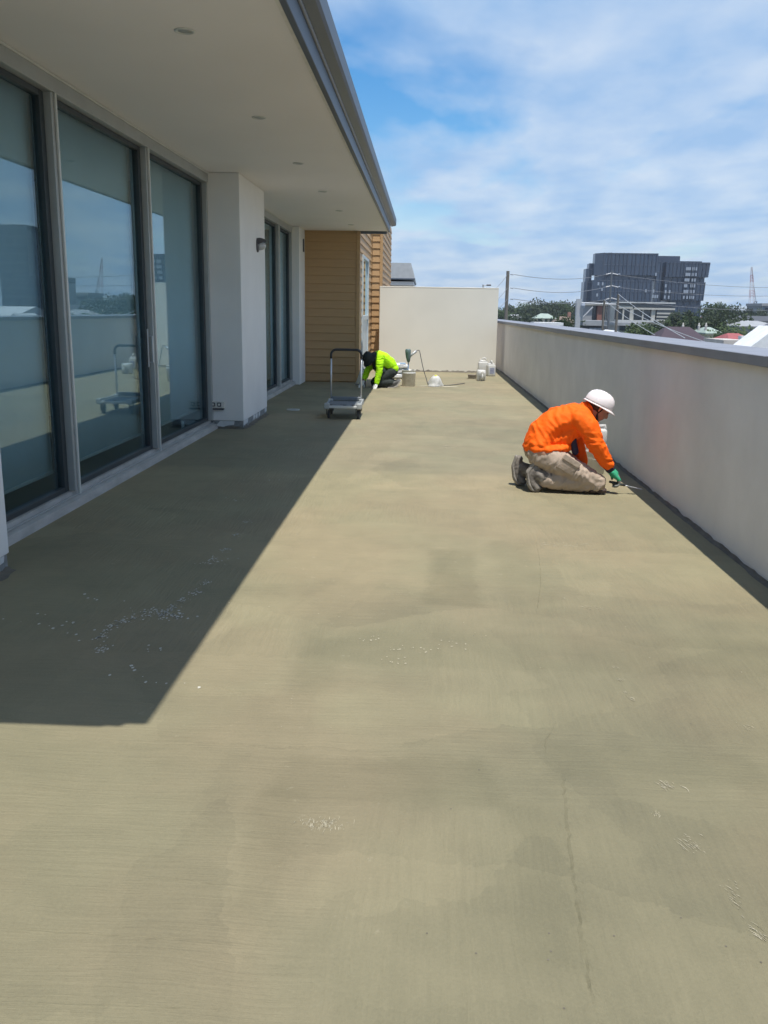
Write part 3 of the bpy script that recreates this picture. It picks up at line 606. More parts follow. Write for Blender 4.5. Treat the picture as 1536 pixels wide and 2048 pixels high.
# ------------------------------------------------------------------ containers
def jerry_can(name, loc, rz, tilt, label, lab=True, h=.34, scale=1.0):
    r_ = root(name, loc, label, 'jerry can', 'white jerry cans by the end wall')
    T = Matrix.Translation(loc) @ Matrix.Rotation(rz, 4, 'Z') @ tilt @ Matrix.Scale(scale, 4)
    bm = B(); box(bm, -.095, .095, -.12, .12, 0, h-.06, .028, seg=3)
    bmesh.ops.transform(bm, matrix=T, verts=bm.verts); body = obj('can_body', bm, M_white, r_, True)
    bm = B(); prism(bm, [(-.11, h-.075), (.11, h-.075), (.085, h-.025), (.04, h-.015), (-.085, h-.03)], -.075, .075, 'x'); bmesh.ops.bevel(bm, geom=bm.edges[:], offset=.012, segments=2, affect='EDGES')
    bmesh.ops.transform(bm, matrix=T, verts=bm.verts); obj('shoulder', bm, M_white, r_, True)
    bm = B(); tube(bm, [(0, -.075, h-.04), (0, -.07, h+.02), (0, -.045, h+.035), (0, .015, h+.03), (0, .03, h-.02)], .017, 10); bmesh.ops.transform(bm, matrix=T, verts=bm.verts); obj('handle', bm, M_white, r_, True)
    bm = B(); lathe(bm, [(.030, 0), (.031, .004), (.031, .034), (.027, .038)], (0, .072, h-.03), 18); bmesh.ops.transform(bm, matrix=T, verts=bm.verts); obj('cap', bm, M_white2, r_)
    if lab:
        bm = B(); box(bm, -.062, .062, -.1225, -.1205, .06, .21); bmesh.ops.transform(bm, matrix=T, verts=bm.verts); lb = obj('paper_label', bm, mat('pale blue label', (.42, .45, .55), .6, var=.15, nscale=30), r_)
        bm = B()
        for i, (x0, x1, z) in enumerate([(-.05, .05, .185), (-.05, .03, .150), (-.05, .045, .135), (-.05, .04, .12), (-.05, .05, .09), (-.05, .01, .075)]): box(bm, x0, x1, -.1237, -.1228, z-.004-(.008 if i == 0 else 0), z+.004)
        bmesh.ops.transform(bm, matrix=T, verts=bm.verts); obj('label_print', bm, mat('label ink', (.14, .15, .26), .6), lb)
    return r_
I4 = Matrix()
jerry_can('jerry_can', gz(981, 752), R(12), I4, 'white jerry can with pale blue label, rightmost at the end wall')
jerry_can('jerry_can', gz(965, 747), R(96), I4, 'plain white jerry can standing left of the labelled one', lab=False, h=.36)
lie = Matrix.Translation((0, 0, .097)) @ Matrix.Rotation(R(92), 4, 'X') @ Matrix.Rotation(R(90), 4, 'Z')
p = gz(962, 761)
jerry_can('jerry_can', (p.x, p.y-.02, 0), R(4), Matrix.Translation((0, 0.16, .122)) @ Matrix.Rotation(R(90), 4, 'X'), 'white jerry can lying down, base edge towards the camera', lab=False, h=.33)
# shallow brown tray left of it
p = gz(944, 757); ty = root('mixing_tray', (p.x, p.y, 0), 'small shallow brown tray on the floor beside the lying jerry can', 'tray')
bm = B(); lathe(bm, [(.12, .002), (.15, .09), (.156, .092), (.156, .086), (.145, .082), (.118, .012), (.02, .011)], (p.x, p.y, 0), 4, Matrix.Rotation(R(45), 4, 'Z')); obj('tray_body', bm, mat('tray brown', (.28, .24, .19), .7, var=.2), ty)
bm = B(); lathe(bm, [(.125, 0), (.1, .008), (.05, .014), (.01, .012)], (p.x, p.y, .035), 4, Matrix.Rotation(R(45), 4, 'Z')); obj('slurry', bm, M_cove, ty, True)

# bucket with mixer
def bucket(name, p, r, h, label, m, band=None, cat='bucket'):
    b_ = root(name, p, label, cat)
    bm = B(); lathe(bm, [(r*.95, .001), (r*.98, h*.80), (r*1.0, h*.80), (r*1.02, h*.84), (r*.985, h*.86), (r*1.0, h), (r*1.025, h), (r*1.02, h+.008), (r*.95, h+.008), (r*.93, h*.80), (r*.80, .02)], p, 32); obj('pail_body', bm, m, b_, True)
    bm = B(); pts = [(p[0]+r*1.04*math.cos(t), p[1]-r*.35*math.sin(t)-.02, p[2]+h*.88-r*1.0*math.sin(t)*.9) for t in [math.pi*i/14 for i in range(15)]]; tube(bm, pts, .0025, 6); obj('bail_handle', bm, M_steel, b_)
    return b_
p = gz(817, 772); bp_ = (p.x, p.y, 0)
bk = bucket('mixing_bucket', bp_, .145, .33, 'splattered white bucket with the mixing drill standing in it', mat('splattered pail', (.76, .75, .71), .5, col2=(.58, .56, .51), nscale=14))
bm = B(); prev = None
for i in range(9):
    a = R(-62+i*9); rr = .1375; row = [bm.verts.new((bp_[0]+rr*k*math.cos(a), bp_[1]+rr*k*math.sin(a), z)) for z, k in ((.07, .93), (.235, 1.0))]
    if prev: bm.faces.new((prev[0], row[0], row[1], prev[1]))
    prev = row
o = obj('paper_label', bm, mat('worn pail label', (.55, .38, .36), .7, col2=(.62, .60, .56), nscale=25), bk)
bm = B(); lathe(bm, [(.13, 0), (.06, .006), (.01, .004)], (bp_[0], bp_[1], .17), 24); obj('wet_mix', bm, M_cove, bk, True)
def atY(px, py, Y): return at(px, py, Y)
Yb = bp_[1]
mg = root('mixing_drill', (bp_[0]-.03, Yb, .05), 'teal green electric mixing drill upright in the bucket', 'drill')
M_teal = mat('teal tool body', (.10, .155, .15), .5, var=.15)
t0 = atY(816, 700, Yb); t1 = atY(817, 722, Yb); t2 = atY(816, 742, Yb)
bm = B(); tube(bm, [t0+V((0, 0, .02)), t0, t0.lerp(t1, .25), t0.lerp(t1, .7), t1, t1-V((0, 0, .03))], [.045, .062, .060, .05, .034, .02], 14); obj('motor_housing', bm, M_teal, mg, True)
bm = B(); tube(bm, [t1-V((0, 0, .02)), V((bp_[0]-.02, Yb, .06))], .010, 8); obj('shaft', bm, mat('blue shaft', (.12, .22, .36), .4, .3), mg, True)
h0 = atY(820, 712, Yb); h1 = atY(833, 702, Yb)
bm = B(); tube(bm, [h0, h0.lerp(h1, .25), h1], [.03, .026, .028], 12); obj('side_handle', bm, M_alu, mg, True)
bm = B(); lathe(bm, [(.055, 0), (.055, .012), (.05, .014)], (bp_[0]-.02, Yb, .06), 16); obj('paddle', bm, M_steel, mg)
p1 = atY(839, 702, Yb); cd = [h1, h1.lerp(p1, .5)+V((0, 0, .012)), p1, atY(842, 716, Yb), atY(846, 735, Yb), atY(851, 752, Yb), V((gz(858, 770).x, Yb-.02, .01)), V((gz(872, 772).x, Yb+.15, .01)), V((.55, Yb+.3, .01)), V((.9, Yb+.9, .01))]
bm = B()
sm_ = []
for i in range(len(cd)-1):
    q0, q1, q2, q3 = cd[max(i-1, 0)], cd[i], cd[i+1], cd[min(i+2, len(cd)-1)]
    for k in range(5):
        t = k/5; sm_.append(.5*((2*q1)+(q2-q0)*t+(2*q0-5*q1+4*q2-q3)*t*t+(3*q1-q0-3*q2+q3)*t**3))
tube(bm, sm_+[cd[-1]], .0075, 8); obj('power_cord', bm, M_lampg, mg, True)

# sacks stacked behind the bucket
def sack(p, L_, W_, H_, rz, label, seed, m):
    r_ = root('mortar_sack', p, label, 'sack', 'sacks stacked behind the bucket')
    bm = B(); bmesh.ops.create_cube(bm, size=1.0); bmesh.ops.subdivide_edges(bm, edges=bm.edges[:], cuts=9, use_grid_fill=True)
    for v in bm.verts:
        x, y, z = v.co*2
        k = (1-abs(x)**6)*(1-abs(y)**6); zz_ = z*(0.35+0.65*k**.5) if k > 0 else z*.35
        n_ = noise.noise((x*1.6+seed, y*1.6, z))*.10+noise.noise((x*4+seed, y*4, z))*.05
        v.co = V((x*L_/2*(1+n_*.3), y*W_/2*(1+n_*.3), (zz_+1)/2*H_+n_*H_*.5*(1 if z > -.9 else 0)))
    bmesh.ops.transform(bm, matrix=Matrix.Translation(p) @ Matrix.Rotation(rz, 4, 'Z'), verts=bm.verts)
    obj('sack_body', bm, m, r_, True)
    bm = B(); box(bm, -L_*.5-.001, -L_*.5+.10, -W_*.4, W_*.4, H_*.35, H_*.37); bmesh.ops.transform(bm, matrix=Matrix.Translation(p) @ Matrix.Rotation(rz, 4, 'Z'), verts=bm.verts); obj('folded_end', bm, m, r_)
    bm = B(); box(bm, L_*.18, L_*.40, -W_*.46, W_*.46, H_*.99, H_*1.03, .004); bmesh.ops.transform(bm, matrix=Matrix.Translation(p) @ Matrix.Rotation(rz, 4, 'Z'), verts=bm.verts); obj('blue_print_band', bm, mat('sack blue', (.18, .36, .58), .7, col2=(.55, .62, .68), nscale=12), r_)
M_sack = mat('white paper sack', (.66, .67, .66), .8, var=.08, nscale=10, bump=.3, bscale=25)
p = gz(790, 758)
for k, (dx_, dy_, rz) in enumerate([(0, 0, 4), (.03, .03, -3), (-.02, -.01, 6)]):
    sack((p.x+dx_, p.y+.25+dy_, k*.115), .62, .40, .12, R(rz), ['bottom white paper sack of the stack behind the bucket', 'middle white paper sack of the stack behind the bucket', 'top white paper sack of the stack behind the bucket'][k], k*3.1, M_sack)

# crumpled bag on the floor with glove and paper sheet
def crumple(name, p, rx, ry, h, label, cat, m, seed, peak=(0, 0), parts=None):
    r_ = root(name, p, label, cat)
    bm = B(); n = 26; rings = []
    for j in range(11):
        t = j/10; row = []
        for i in range(n):
            a = 2*math.pi*i/n; k = 1-.62*t**1.2 if t < .85 else (1-.62*.85**1.2)*(1-(t-.85)/.15*.7)
            f = 1+.38*noise.noise((math.cos(a)*1.7+seed, math.sin(a)*1.7, t*1.5))+.22*noise.noise((math.cos(a)*6+seed, math.sin(a)*6, t*3))
            row.append(bm.verts.new((p[0]+rx*k*f*math.cos(a)+peak[0]*t, p[1]+ry*k*f*math.sin(a)+peak[1]*t, p[2]+h*(t+.10*noise.noise((a*2, t*3, seed))*(t*(1-t)*4)))))
        rings.append(row)
    for a_, b_ in zip(rings, rings[1:]):
        for k in range(n): bm.faces.new((a_[k], a_[(k+1) % n], b_[(k+1) % n], b_[k]))
    bm.faces.new(rings[-1]); bm.faces.new(rings[0][::-1])
    obj('bag_body', bm, m, r_, True); return r_
p = gz(869, 773)
cr = crumple('plastic_bag', (p.x, p.y, 0), .17, .14, .24, 'white crumpled plastic bag standing on the floor near the bucket', 'bag', M_white, 3.3, (.02, 0))
bm = B(); bmesh.ops.create_icosphere(bm, subdivisions=2, radius=.035)
for v in bm.verts: v.co = V((v.co.x*1.1+p.x+.02, v.co.y+p.y-.02, v.co.z*.6+.225))*1.0
obj('yellow_tie', bm, mat('yellow tie', (.70, .68, .10), .6), cr, True)
bm = B(); bm.verts.ensure_lookup_table(); n = 30
ring = [bm.verts.new((p.x+.10+(.42+.10*noise.noise((i*.7, 2, 0)))*math.cos(6.283*i/n), p.y+.02+(.16+.05*noise.noise((i*.9, 5, 0)))*math.sin(6.283*i/n), .004+.004*abs(noise.noise((i*.5, 1, 1))))) for i in range(n)]
cv = bm.verts.new((p.x+.1, p.y+.02, .006))
for i in range(n): bm.faces.new((cv, ring[i], ring[(i+1) % n]))
ps = obj('paper_sheet', bm, M_pale, loc=(p.x+.1, p.y, 0)); tag(ps, 'flat cream paper sheet under the white plastic bag', 'paper')

# ------------------------------------------------------------------ people
def lerp_chain(ch, step=.35):
    """ch: list of (pos, r) or (pos,(rx,ry,rz)); returns dense ellipsoids"""
    outl = []
    for (p0, r0_), (p1, r1_) in zip(ch, ch[1:]):
        p0, p1 = V(p0), V(p1); a = V(r0_) if isinstance(r0_, (tuple, list)) else V((r0_,)*3); b = V(r1_) if isinstance(r1_, (tuple, list)) else V((r1_,)*3)
        n = max(1, int((p1-p0).length/(min(min(a), min(b))*step)))
        for i in range(n+1): outl.append((p0.lerp(p1, i/n), a.lerp(b, i/n)))
    return outl
_ico = None
def blob(chains, voxel=.011, smooth=6, fold=None):
    """one continuous closed surface grown round the given chains (voxel union, smoothed)"""
    global _ico
    if _ico is None:
        b = B(); bmesh.ops.create_icosphere(b, subdivisions=2, radius=1.0); b.verts.ensure_lookup_table()
        _ico = ([v.co.copy() for v in b.verts], [[v.index for v in f.verts] for f in b.faces]); b.free()
    vs, fs = [], []
    for ch in chains:
        for p, r in lerp_chain(ch) if len(ch) > 1 else [(V(ch[0][0]), V(ch[0][1]) if isinstance(ch[0][1], (tuple, list)) else V((ch[0][1],)*3))]:
            o_ = len(vs); vs += [(p.x+c.x*r.x, p.y+c.y*r.y, p.z+c.z*r.z) for c in _ico[0]]; fs += [[k+o_ for k in f] for f in _ico[1]]
    me = bpy.data.meshes.new('tmp'); me.from_pydata(vs, [], fs)
    to = bpy.data.objects.new('tmp', me); COL.objects.link(to)
    rm = to.modifiers.new('r', 'REMESH'); rm.mode = 'VOXEL'; rm.voxel_size = voxel
    if smooth: s_ = to.modifiers.new('s', 'SMOOTH'); s_.factor = .5; s_.iterations = smooth
    bpy.context.view_layer.update(); dg = bpy.context.evaluated_depsgraph_get()
    nm = bpy.data.meshes.new_from_object(to.evaluated_get(dg))
    bpy.data.objects.remove(to); bpy.data.meshes.remove(me)
    b = B(); b.from_mesh(nm); bpy.data.meshes.remove(nm)
    if fold:
        b.normal_update()
        mv = [(v, v.normal*fold(v.co)) for v in b.verts]
        for v, d in mv: v.co += d
    return b
def folds(amp, seed, direction=(1, 0, 0), freq=16.0):
    D = V(direction).normalized()
    def f(c):
        q = c*freq; along = q.dot(D); per = q - D*along
        s = V((per.x*.45, per.y*.45, per.z*.45)) + D*along*1.15 + V((seed, 0, 0))
        w_ = noise.noise(c*5+V((seed, 3, 1)))
        n_ = noise.noise(s + V((w_, w_, w_))*1.2)
        return amp*((1-abs(n_)*2.2)*.8 + .5*noise.noise(c*8+V((0, seed, 0))))
    return f
def hand(wrist, palm_dir, finger_dir, side, curl, size=1.0):
    """palm and five unequal bent fingers; side = direction of the thumb, palm_dir = out of the palm"""
    F = V(finger_dir).normalized(); S = (V(side)-F*V(side).dot(F)).normalized(); P = V(palm_dir); P = (P-F*P.dot(F)-S*P.dot(S)).normalized(); W_ = V(wrist)
    k = size; ch = [[(W_, .026*k), (W_+F*.04*k, .030*k)]]
    for o_ in (-.026, -.009, .009, .026): ch.append([(W_+F*.02*k+S*o_*.7*k, .017*k), (W_+F*.085*k+S*o_*k, .0135*k)])
    for o_, ln in ((.028, .070), (.0095, .080), (-.0095, .074), (-.028, .058)):
        a = W_+F*.085*k+S*o_*k; c1 = curl*.5; d1 = F*math.cos(c1)+P*math.sin(c1); b_ = a+d1*ln*.45*k
        c2 = curl*1.25; d2 = F*math.cos(c2)+P*math.sin(c2); c_ = b_+d2*ln*.32*k; c3 = curl*1.9; d3 = F*math.cos(c3)+P*math.sin(c3)
        ch.append([(a, .0105*k), (b_, .0095*k), (c_, .0088*k), (c_+d3*ln*.25*k, .0075*k)])
    t0_ = W_+F*.028*k+S*.028*k; t1_ = t0_+(F*.55+S*.75+P*.35).normalized()*.04*k; t2_ = t1_+(F*.8+S*.15+P*.6).normalized()*.032*k
    ch.append([(t0_, .015*k), (t1_, .0115*k), (t2_, .009*k)])
    return ch
M_skin = mat('skin', (.42, .22, .14), .5, var=.08, nscale=18)
M_hair = mat('dark hair', (.018, .014, .012), .6, var=.3, nscale=80)

def head_chains(c, face, up, s=1.0):
    """skull, jaw, nose, brow, lips, ears in the frame (face, up)"""
    f = V(face).normalized(); u = (V(up)-f*V(up).dot(f)).normalized(); l = u.cross(f); c = V(c)
    P = lambda a, b_, d: c+f*a*s+l*b_*s+u*d*s
    ch = [[(P(-.012, 0, .022), .088*s), (P(.012, 0, .026), .080*s)], [(P(.0, 0, -.03), .068*s), (P(.030, 0, -.075), .047*s), (P(.058, 0, -.098), .026*s)],
          [(P(.025, 0, -.015), .070*s), (P(.046, 0, -.045), .052*s)],
          [(P(.088, 0, .010), .010*s), (P(.108, 0, -.024), .0135*s)], [(P(.078, -.035, .025), .012*s), (P(.086, 0, .026), .011*s), (P(.078, .035, .025), .012*s)],
          [(P(.083, -.018, -.058), .009*s), (P(.090, 0, -.058), .009*s), (P(.083, .018, -.058), .009*s)]]
    for q in (-1, 1): ch.append([(P(-.005, q*.082, -.0), .014*s), (P(-.012, q*.090, .022), .015*s), (P(-.002, q*.084, -.028), .010*s)])
    return ch, P

# ---- worker in orange, kneeling at the parapet
pr = root('person', (1.25, 7.8, 0), 'worker in orange shirt, khaki trousers and white hard hat kneeling at the parapet', 'person')
yR, yL, yM = 7.66, 7.97, 7.81
face = V((.72, -.02, -.62)); upd = V((.62, 0, .72)); hc = V((1.552, 7.79, .745))
hch, HP = head_chains(hc, face, upd)
body = list(hch)
body += [[((1.40, yM, .70), .065), ((1.50, 7.79, .735), .060)],
         [((1.06, yM, .40), (.11, .14, .11)), ((1.16, yM, .56), (.10, .13, .10)), ((1.33, yM, .65), (.10, .15, .11))],
         [((1.40, yR-.01, .66), .065), ((1.50, yR-.05, .455), .045), ((1.64, yR, .245), .030)], [((1.42, yL, .66), .065), ((1.40, yL+.06, .44), .045), ((1.47, yL, .20), .030)],
         [((1.05, yR+.03, .36), .095), ((1.53, yR, .095), .065), ((1.08, yR+.01, .115), .05), ((.98, yR+.02, .17), .04)], [((1.05, yL-.03, .36), .095), ((1.50, yL, .095), .065), ((1.0, yL, .12), .05), ((.88, yL, .18), .04)]]
obj('body', blob(body, .010, 4), M_skin, pr, True)
for q in (-1, 1):
    bm = B(); bmesh.ops.create_icosphere(bm, subdivisions=2, radius=.0115); bmesh.ops.translate(bm, vec=HP(.074, q*.032, .008), verts=bm.verts); obj('eye', bm, M_dark, pr, True)
# hair + beard
hair = [[(HP(-.025, 0, .03), .090), (HP(-.050, 0, -.03), .062)], [(HP(-.03, .06, -.01), .035), (HP(-.03, -.06, -.01), .035)], [(HP(.0, -.074, .012), .022), (HP(.006, -.070, -.04), .012)], [(HP(.0, .074, .012), .022), (HP(.006, .070, -.04), .012)]]
obj('hair', blob(hair, .010, 3), M_hair, pr, True)
obj('beard', blob([[(HP(.01, -.062, -.055), .010), (HP(.040, -.045, -.088), .016), (HP(.064, 0, -.108), .021), (HP(.040, .045, -.088), .016), (HP(.01, .062, -.055), .010)]], .008, 2), M_hair, pr, True)
# shirt
M_orange = mat('fluorescent orange cloth', (.98, .125, .005), .75, col2=(1.0, .16, .010), nscale=8, bump=.55, bscale=24, spec=.2)
M_navy = mat('navy cloth', (.022, .022, .045), .8, var=.2)
shirt = [[((1.035, yM, .385), (.135, .225, .075)), ((1.04, yM, .43), (.13, .215, .085)), ((1.09, yM, .52), (.145, .185, .12)), ((1.19, yM, .61), (.14, .185, .13)), ((1.33, yM, .655), (.13, .20, .125)), ((1.415, yM, .675), (.085, .17, .09))],
         [((1.12, yM, .44), (.13, .16, .09)), ((1.25, yM, .50), (.13, .165, .11)), ((1.36, yM, .58), (.10, .17, .11))],
         [((1.10, yM, .385), (.13, .225, .06)), ((1.22, yM, .395), (.08, .20, .05)), ((1.27, yM, .40), (.05, .17, .05))],
         [((1.435, yM, .715), .078), ((1.455, 7.80, .725), .074)],
         [((1.375, yR+.0, .655), .100), ((1.43, yR-.03, .60), .093), ((1.495, yR-.055, .46), .074), ((1.52, yR-.05, .42), .070), ((1.60, yR-.02, .31), .058), ((1.632, yR, .265), .052)],
         [((1.39, yL+.0, .655), .100), ((1.41, yL+.04, .58), .09), ((1.40, yL+.06, .45), .072), ((1.43, yL+.03, .34), .06), ((1.46, yL, .24), .052)]]
def shirt_fold(c):
    arm = c.y < yR+.005 and c.z < .56 and c.x > 1.38
    a = .013 if arm else .011
    return folds(a, 2.0, (.5, 0, .85) if arm else (.55, .1, .25), 26 if arm else 15)(c)
obj('shirt', blob(shirt, .008, 6, shirt_fold), M_orange, pr, True)
# navy lower side panel of the shirt + cuffs
obj('side_panel', blob([[((1.325, yR+.045, .50), (.022, .02, .06)), ((1.335, yR+.035, .42), (.026, .022, .05)), ((1.35, yR+.03, .365), (.03, .022, .035))]], .009, 3, folds(.003, 4)), M_navy, pr, True)
obj('cuff', blob([[((1.632, yR, .262), .050), ((1.655, yR+.006, .225), .044)]], .008, 2, folds(.002, 6)), M_navy, pr, True)
obj('cuff', blob([[((1.46, yL, .245), .050), ((1.468, yL, .205), .044)]], .008, 2), M_navy, pr, True)
# trousers
M_khaki = mat('khaki work trousers', (.45, .365, .285), .85, col2=(.36, .29, .225), nscale=7, bump=.6, bscale=26, spec=.2)
trs = [[((1.035, yM, .40), (.115, .165, .075)), ((1.045, yM, .345), (.125, .175, .085))],
       [((1.05, yR+.05, .33), .115), ((1.20, yR+.02, .270), .112), ((1.38, yR, .185), .098), ((1.50, yR-.005, .125), .086), ((1.545, yR-.005, .10), .080)],
       [((1.545, yR-.005, .092), .078), ((1.40, yR+.01, .098), .082), ((1.25, yR+.02, .105), .082), ((1.11, yR+.02, .115), .072)],
       [((1.05, yL-.04, .35), .122), ((1.20, yL-.02, .275), .115), ((1.38, yL, .185), .098), ((1.50, yL, .10), .082)],
       [((1.50, yL, .095), .080), ((1.25, yL, .105), .082), ((1.03, yL, .12), .072)]]
obj('trousers', blob(trs, .008, 5, folds(.012, 9.0, (.8, .2, -.3), 21)), M_khaki, pr, True)
# cargo pocket with flap on the near thigh
D = V((.86, 0, -.5)).normalized(); U = V((.5, 0, .86)).normalized()
def slab(c, a, b_, t, ax, bx, nx, bev=.006):
    bm = B(); box(bm, -a/2, a/2, -t/2, t/2, -b_/2, b_/2, bev, seg=2)
    mm = Matrix(((ax.x, nx.x, bx.x, c[0]), (ax.y, nx.y, bx.y, c[1]), (ax.z, nx.z, bx.z, c[2]), (0, 0, 0, 1))); bmesh.ops.transform(bm, matrix=mm, verts=bm.verts); return bm
nx_ = V((.10, -.97, .2)).normalized(); 
bm = slab((1.275, yR-.088, .262), .17, .135, .022, D, U, nx_, .009); bmesh.ops.subdivide_edges(bm, edges=bm.edges[:], cuts=2)
for v in bm.verts: v.co += V((0, .004*noise.noise(v.co*30), .004*noise.noise(v.co*25)))
obj('cargo_pocket', bm, M_khaki, pr, True)
bm = slab((1.225, yR-.094, .318), .058, .15, .014, D, U, nx_, .006); obj('pocket_flap', slab((1.300, yR-.100, .302), .165, .052, .014, D, U, nx_, .006), M_khaki, pr); bm.free()
# knee pads (dark, under the knees)
for (kx, ky) in ((1.575, yR-.01), (1.535, yL)):
    obj('knee_pad', blob([[((kx-.07, ky, .032), (.03, .06, .026)), ((kx+.02, ky, .036), (.045, .055, .028))]], .009, 3), mat('dark knee pad', (.055, .035, .028), .7, var=.3, nscale=30), pr, True)
# boots: toes on the floor, heels up
M_boot = mat('dusty work boot', (.085, .072, .06), .85, col2=(.30, .27, .23), nscale=22, bump=.3, bscale=60)
M_sole = mat('dusty boot sole', (.20, .18, .155), .9, col2=(.34, .31, .265), nscale=25)
for bx, by, lean in ((.985, yR+.02, .05), (.885, yL, .02)):
    bt = blob([[((bx+.15, by, .125), .066), ((bx+.09, by, .135), .068), ((bx+.035, by, .16), .060)], [((bx-.012+lean, by, .245), (.034, .042, .034)), ((bx-.01, by, .16), (.044, .045, .05)), ((bx+.005, by, .075), (.040, .052, .05)), ((bx+.035, by, .035), (.052, .052, .032))]], .009, 3, folds(.003, bx*9, (.3, 0, 1), 30))
    bo = obj('boot', bt, M_boot, pr, True)
    sb = blob([[((bx-.040+lean, by, .262), (.015, .040, .022)), ((bx-.046, by, .17), (.016, .040, .03)), ((bx-.030, by, .075), (.018, .050, .03)), ((bx+.005, by, .018), (.025, .048, .015)), ((bx+.045, by, .012), (.03, .042, .010))]], .007, 2)
    obj('sole', sb, M_sole, bo, True)
# hard hat
hm = V((1.540, 7.79, .768)); ht = Matrix.Translation(hm) @ Matrix.Rotation(R(25), 4, 'Y') @ Matrix.Scale(.95, 4)
bm = B(); prof = [(.1235, .0), (.124, .02), (.119, .055), (.104, .090), (.078, .114), (.045, .127), (.015, .131), (.002, .1315)]
lathe(bm, prof, (0, 0, 0), 40, sx=1.13, sy=.98)
for v in bm.verts:
    if abs(v.co.y) < .03 and v.co.z > .05: v.co.z += .006*math.cos(v.co.y/.03*1.57)
bmesh.ops.delete(bm, geom=[f for f in bm.faces if len(f.verts) > 4 and f.calc_center_median().z < .01], context='FACES')
bmesh.ops.transform(bm, matrix=ht, verts=bm.verts)
M_hat = mat('white hard hat shell', (.80, .74, .72), .38, var=.03, nscale=12)
hh = obj('hard_hat', bm, M_hat, pr, True); md = hh.modifiers.new('t', 'SOLIDIFY'); md.thickness = .004
bm = B(); seg = 40; inner = []; outer = []
for k in range(seg):
    a = 2*math.pi*k/seg; c_, s_ = math.cos(a), math.sin(a); wbrim = .012+.034*max(0, c_)**1.6
    inner.append(bm.verts.new((.138*c_, .120*s_, .004))); outer.append(bm.verts.new(((.139+wbrim)*c_, (.121+wbrim*.75)*s_, -.006-.012*max(0, c_))))
for k in range(seg): bm.faces.new((inner[k], inner[(k+1) % seg], outer[(k+1) % seg], outer[k]))
bmesh.ops.transform(bm, matrix=ht, verts=bm.verts); o = obj('brim', bm, M_hat, hh, True); md = o.modifiers.new('t', 'SOLIDIFY'); md.thickness = .005
# gloves
M_glove = mat('green knitted glove', (.035, .34, .18), .8, var=.12, nscale=60, bump=.2, bscale=200)
M_gtip = mat('grey dipped palm', (.17, .18, .165), .7, col2=(.26, .27, .25), nscale=40)
wR = V((1.66, yR+.008, .215)); fd = V((.70, .04, -.71))
gl = hand(wR, V((-.55, .1, -.55)), fd, V((0, 1, .1)), 1.2, 1.32)
obj('glove', blob(gl[:5]+[[(wR-fd*.03, .036), (wR+fd*.01, .034)]], .006, 3), M_glove, pr, True)
obj('glove_fingers', blob([[(wR+fd*.075, (.03, .036, .03)), (wR+fd*.095, (.024, .036, .024))]]+gl[5:], .005, 2), M_gtip, pr, True)
wL = V((1.472, yL, .19)); fl_ = V((.45, .0, -.9)); gl2 = hand(wL, V((-.9, 0, -.4)), fl_, V((0, -1, 0)), .55, 1.1)
obj('glove', blob(gl2[:5]+[[(wL-fl_*.03, .034), (wL+fl_*.02, .032)]], .006, 3), M_glove, pr, True)
obj('glove_fingers', blob(gl2[5:], .005, 2), M_gtip, pr, True)
# putty knife / margin trowel in the hand
tw = root('hand_trowel', (1.80, yR+.02, .06), 'narrow steel trowel with dark handle in the green gloved hand', 'trowel')
hd0 = V((1.660, yR+.02, .108)); hd1 = V((1.80, yR+.015, .078)); dirn = (hd1-hd0).normalized()
bm = B(); tube(bm, [hd0, hd0.lerp(hd1, .3), hd0.lerp(hd1, .8), hd1], [.010, .014, .012, .009], 10); obj('handle', bm, M_dark, tw, True)
bm = B(); tube(bm, [hd1, hd1+dirn*.04], .005, 8); obj('shank', bm, M_steel, tw, True)
b0 = hd1+dirn*.035; b1 = b0+V((.115, -.0, -.022)); q = V((0, 1, 0))
bm = B(); t_ = V((0, 0, .0016))
pts = [b0-q*.012, b0+q*.012, b0.lerp(b1, .2)+q*.020, b1+q*.018, b1-q*.018, b0.lerp(b1, .2)-q*.020]
A = [bm.verts.new(p+t_) for p in pts]; Bv = [bm.verts.new(p-t_) for p in pts]; bm.faces.new(A); bm.faces.new(Bv[::-1])
for i in range(6): bm.faces.new((A[i], Bv[i], Bv[(i+1) % 6], A[(i+1) % 6]))
obj('blade', bm, M_steel, tw)

# white pail and jug beyond the worker
pp = V((1.685, 8.72, 0))
pl = bucket('white_pail', tuple(pp), .145, .28, 'white plastic pail against the parapet behind the kneeling worker', M_white, cat='pail')
bm = B(); lathe(bm, [(.135, .0), (.138, .012), (.10, .014)], (pp.x, pp.y, .288), 28); obj('lid', bm, M_white, pl, True)
jx = pp.x+.055
jr = root('plastic_jug', (jx, pp.y, .303), 'white plastic jug standing on the lid of the pail', 'jug')
bm = B(); box(bm, jx-.085, jx+.085, pp.y-.06, pp.y+.06, .3035, .445, .03, seg=3); obj('jug_body', bm, M_white, jr, True)
bm = B(); tube(bm, [(jx+.0, pp.y, .44), (jx+.01, pp.y, .472), (jx+.06, pp.y, .474), (jx+.072, pp.y, .42)], .016, 10); obj('handle', bm, M_white, jr, True)
bm = B(); lathe(bm, [(.026, 0), (.026, .03), (.02, .033)], (jx-.04, pp.y, .443), 16); obj('cap', bm, M_white2, jr)

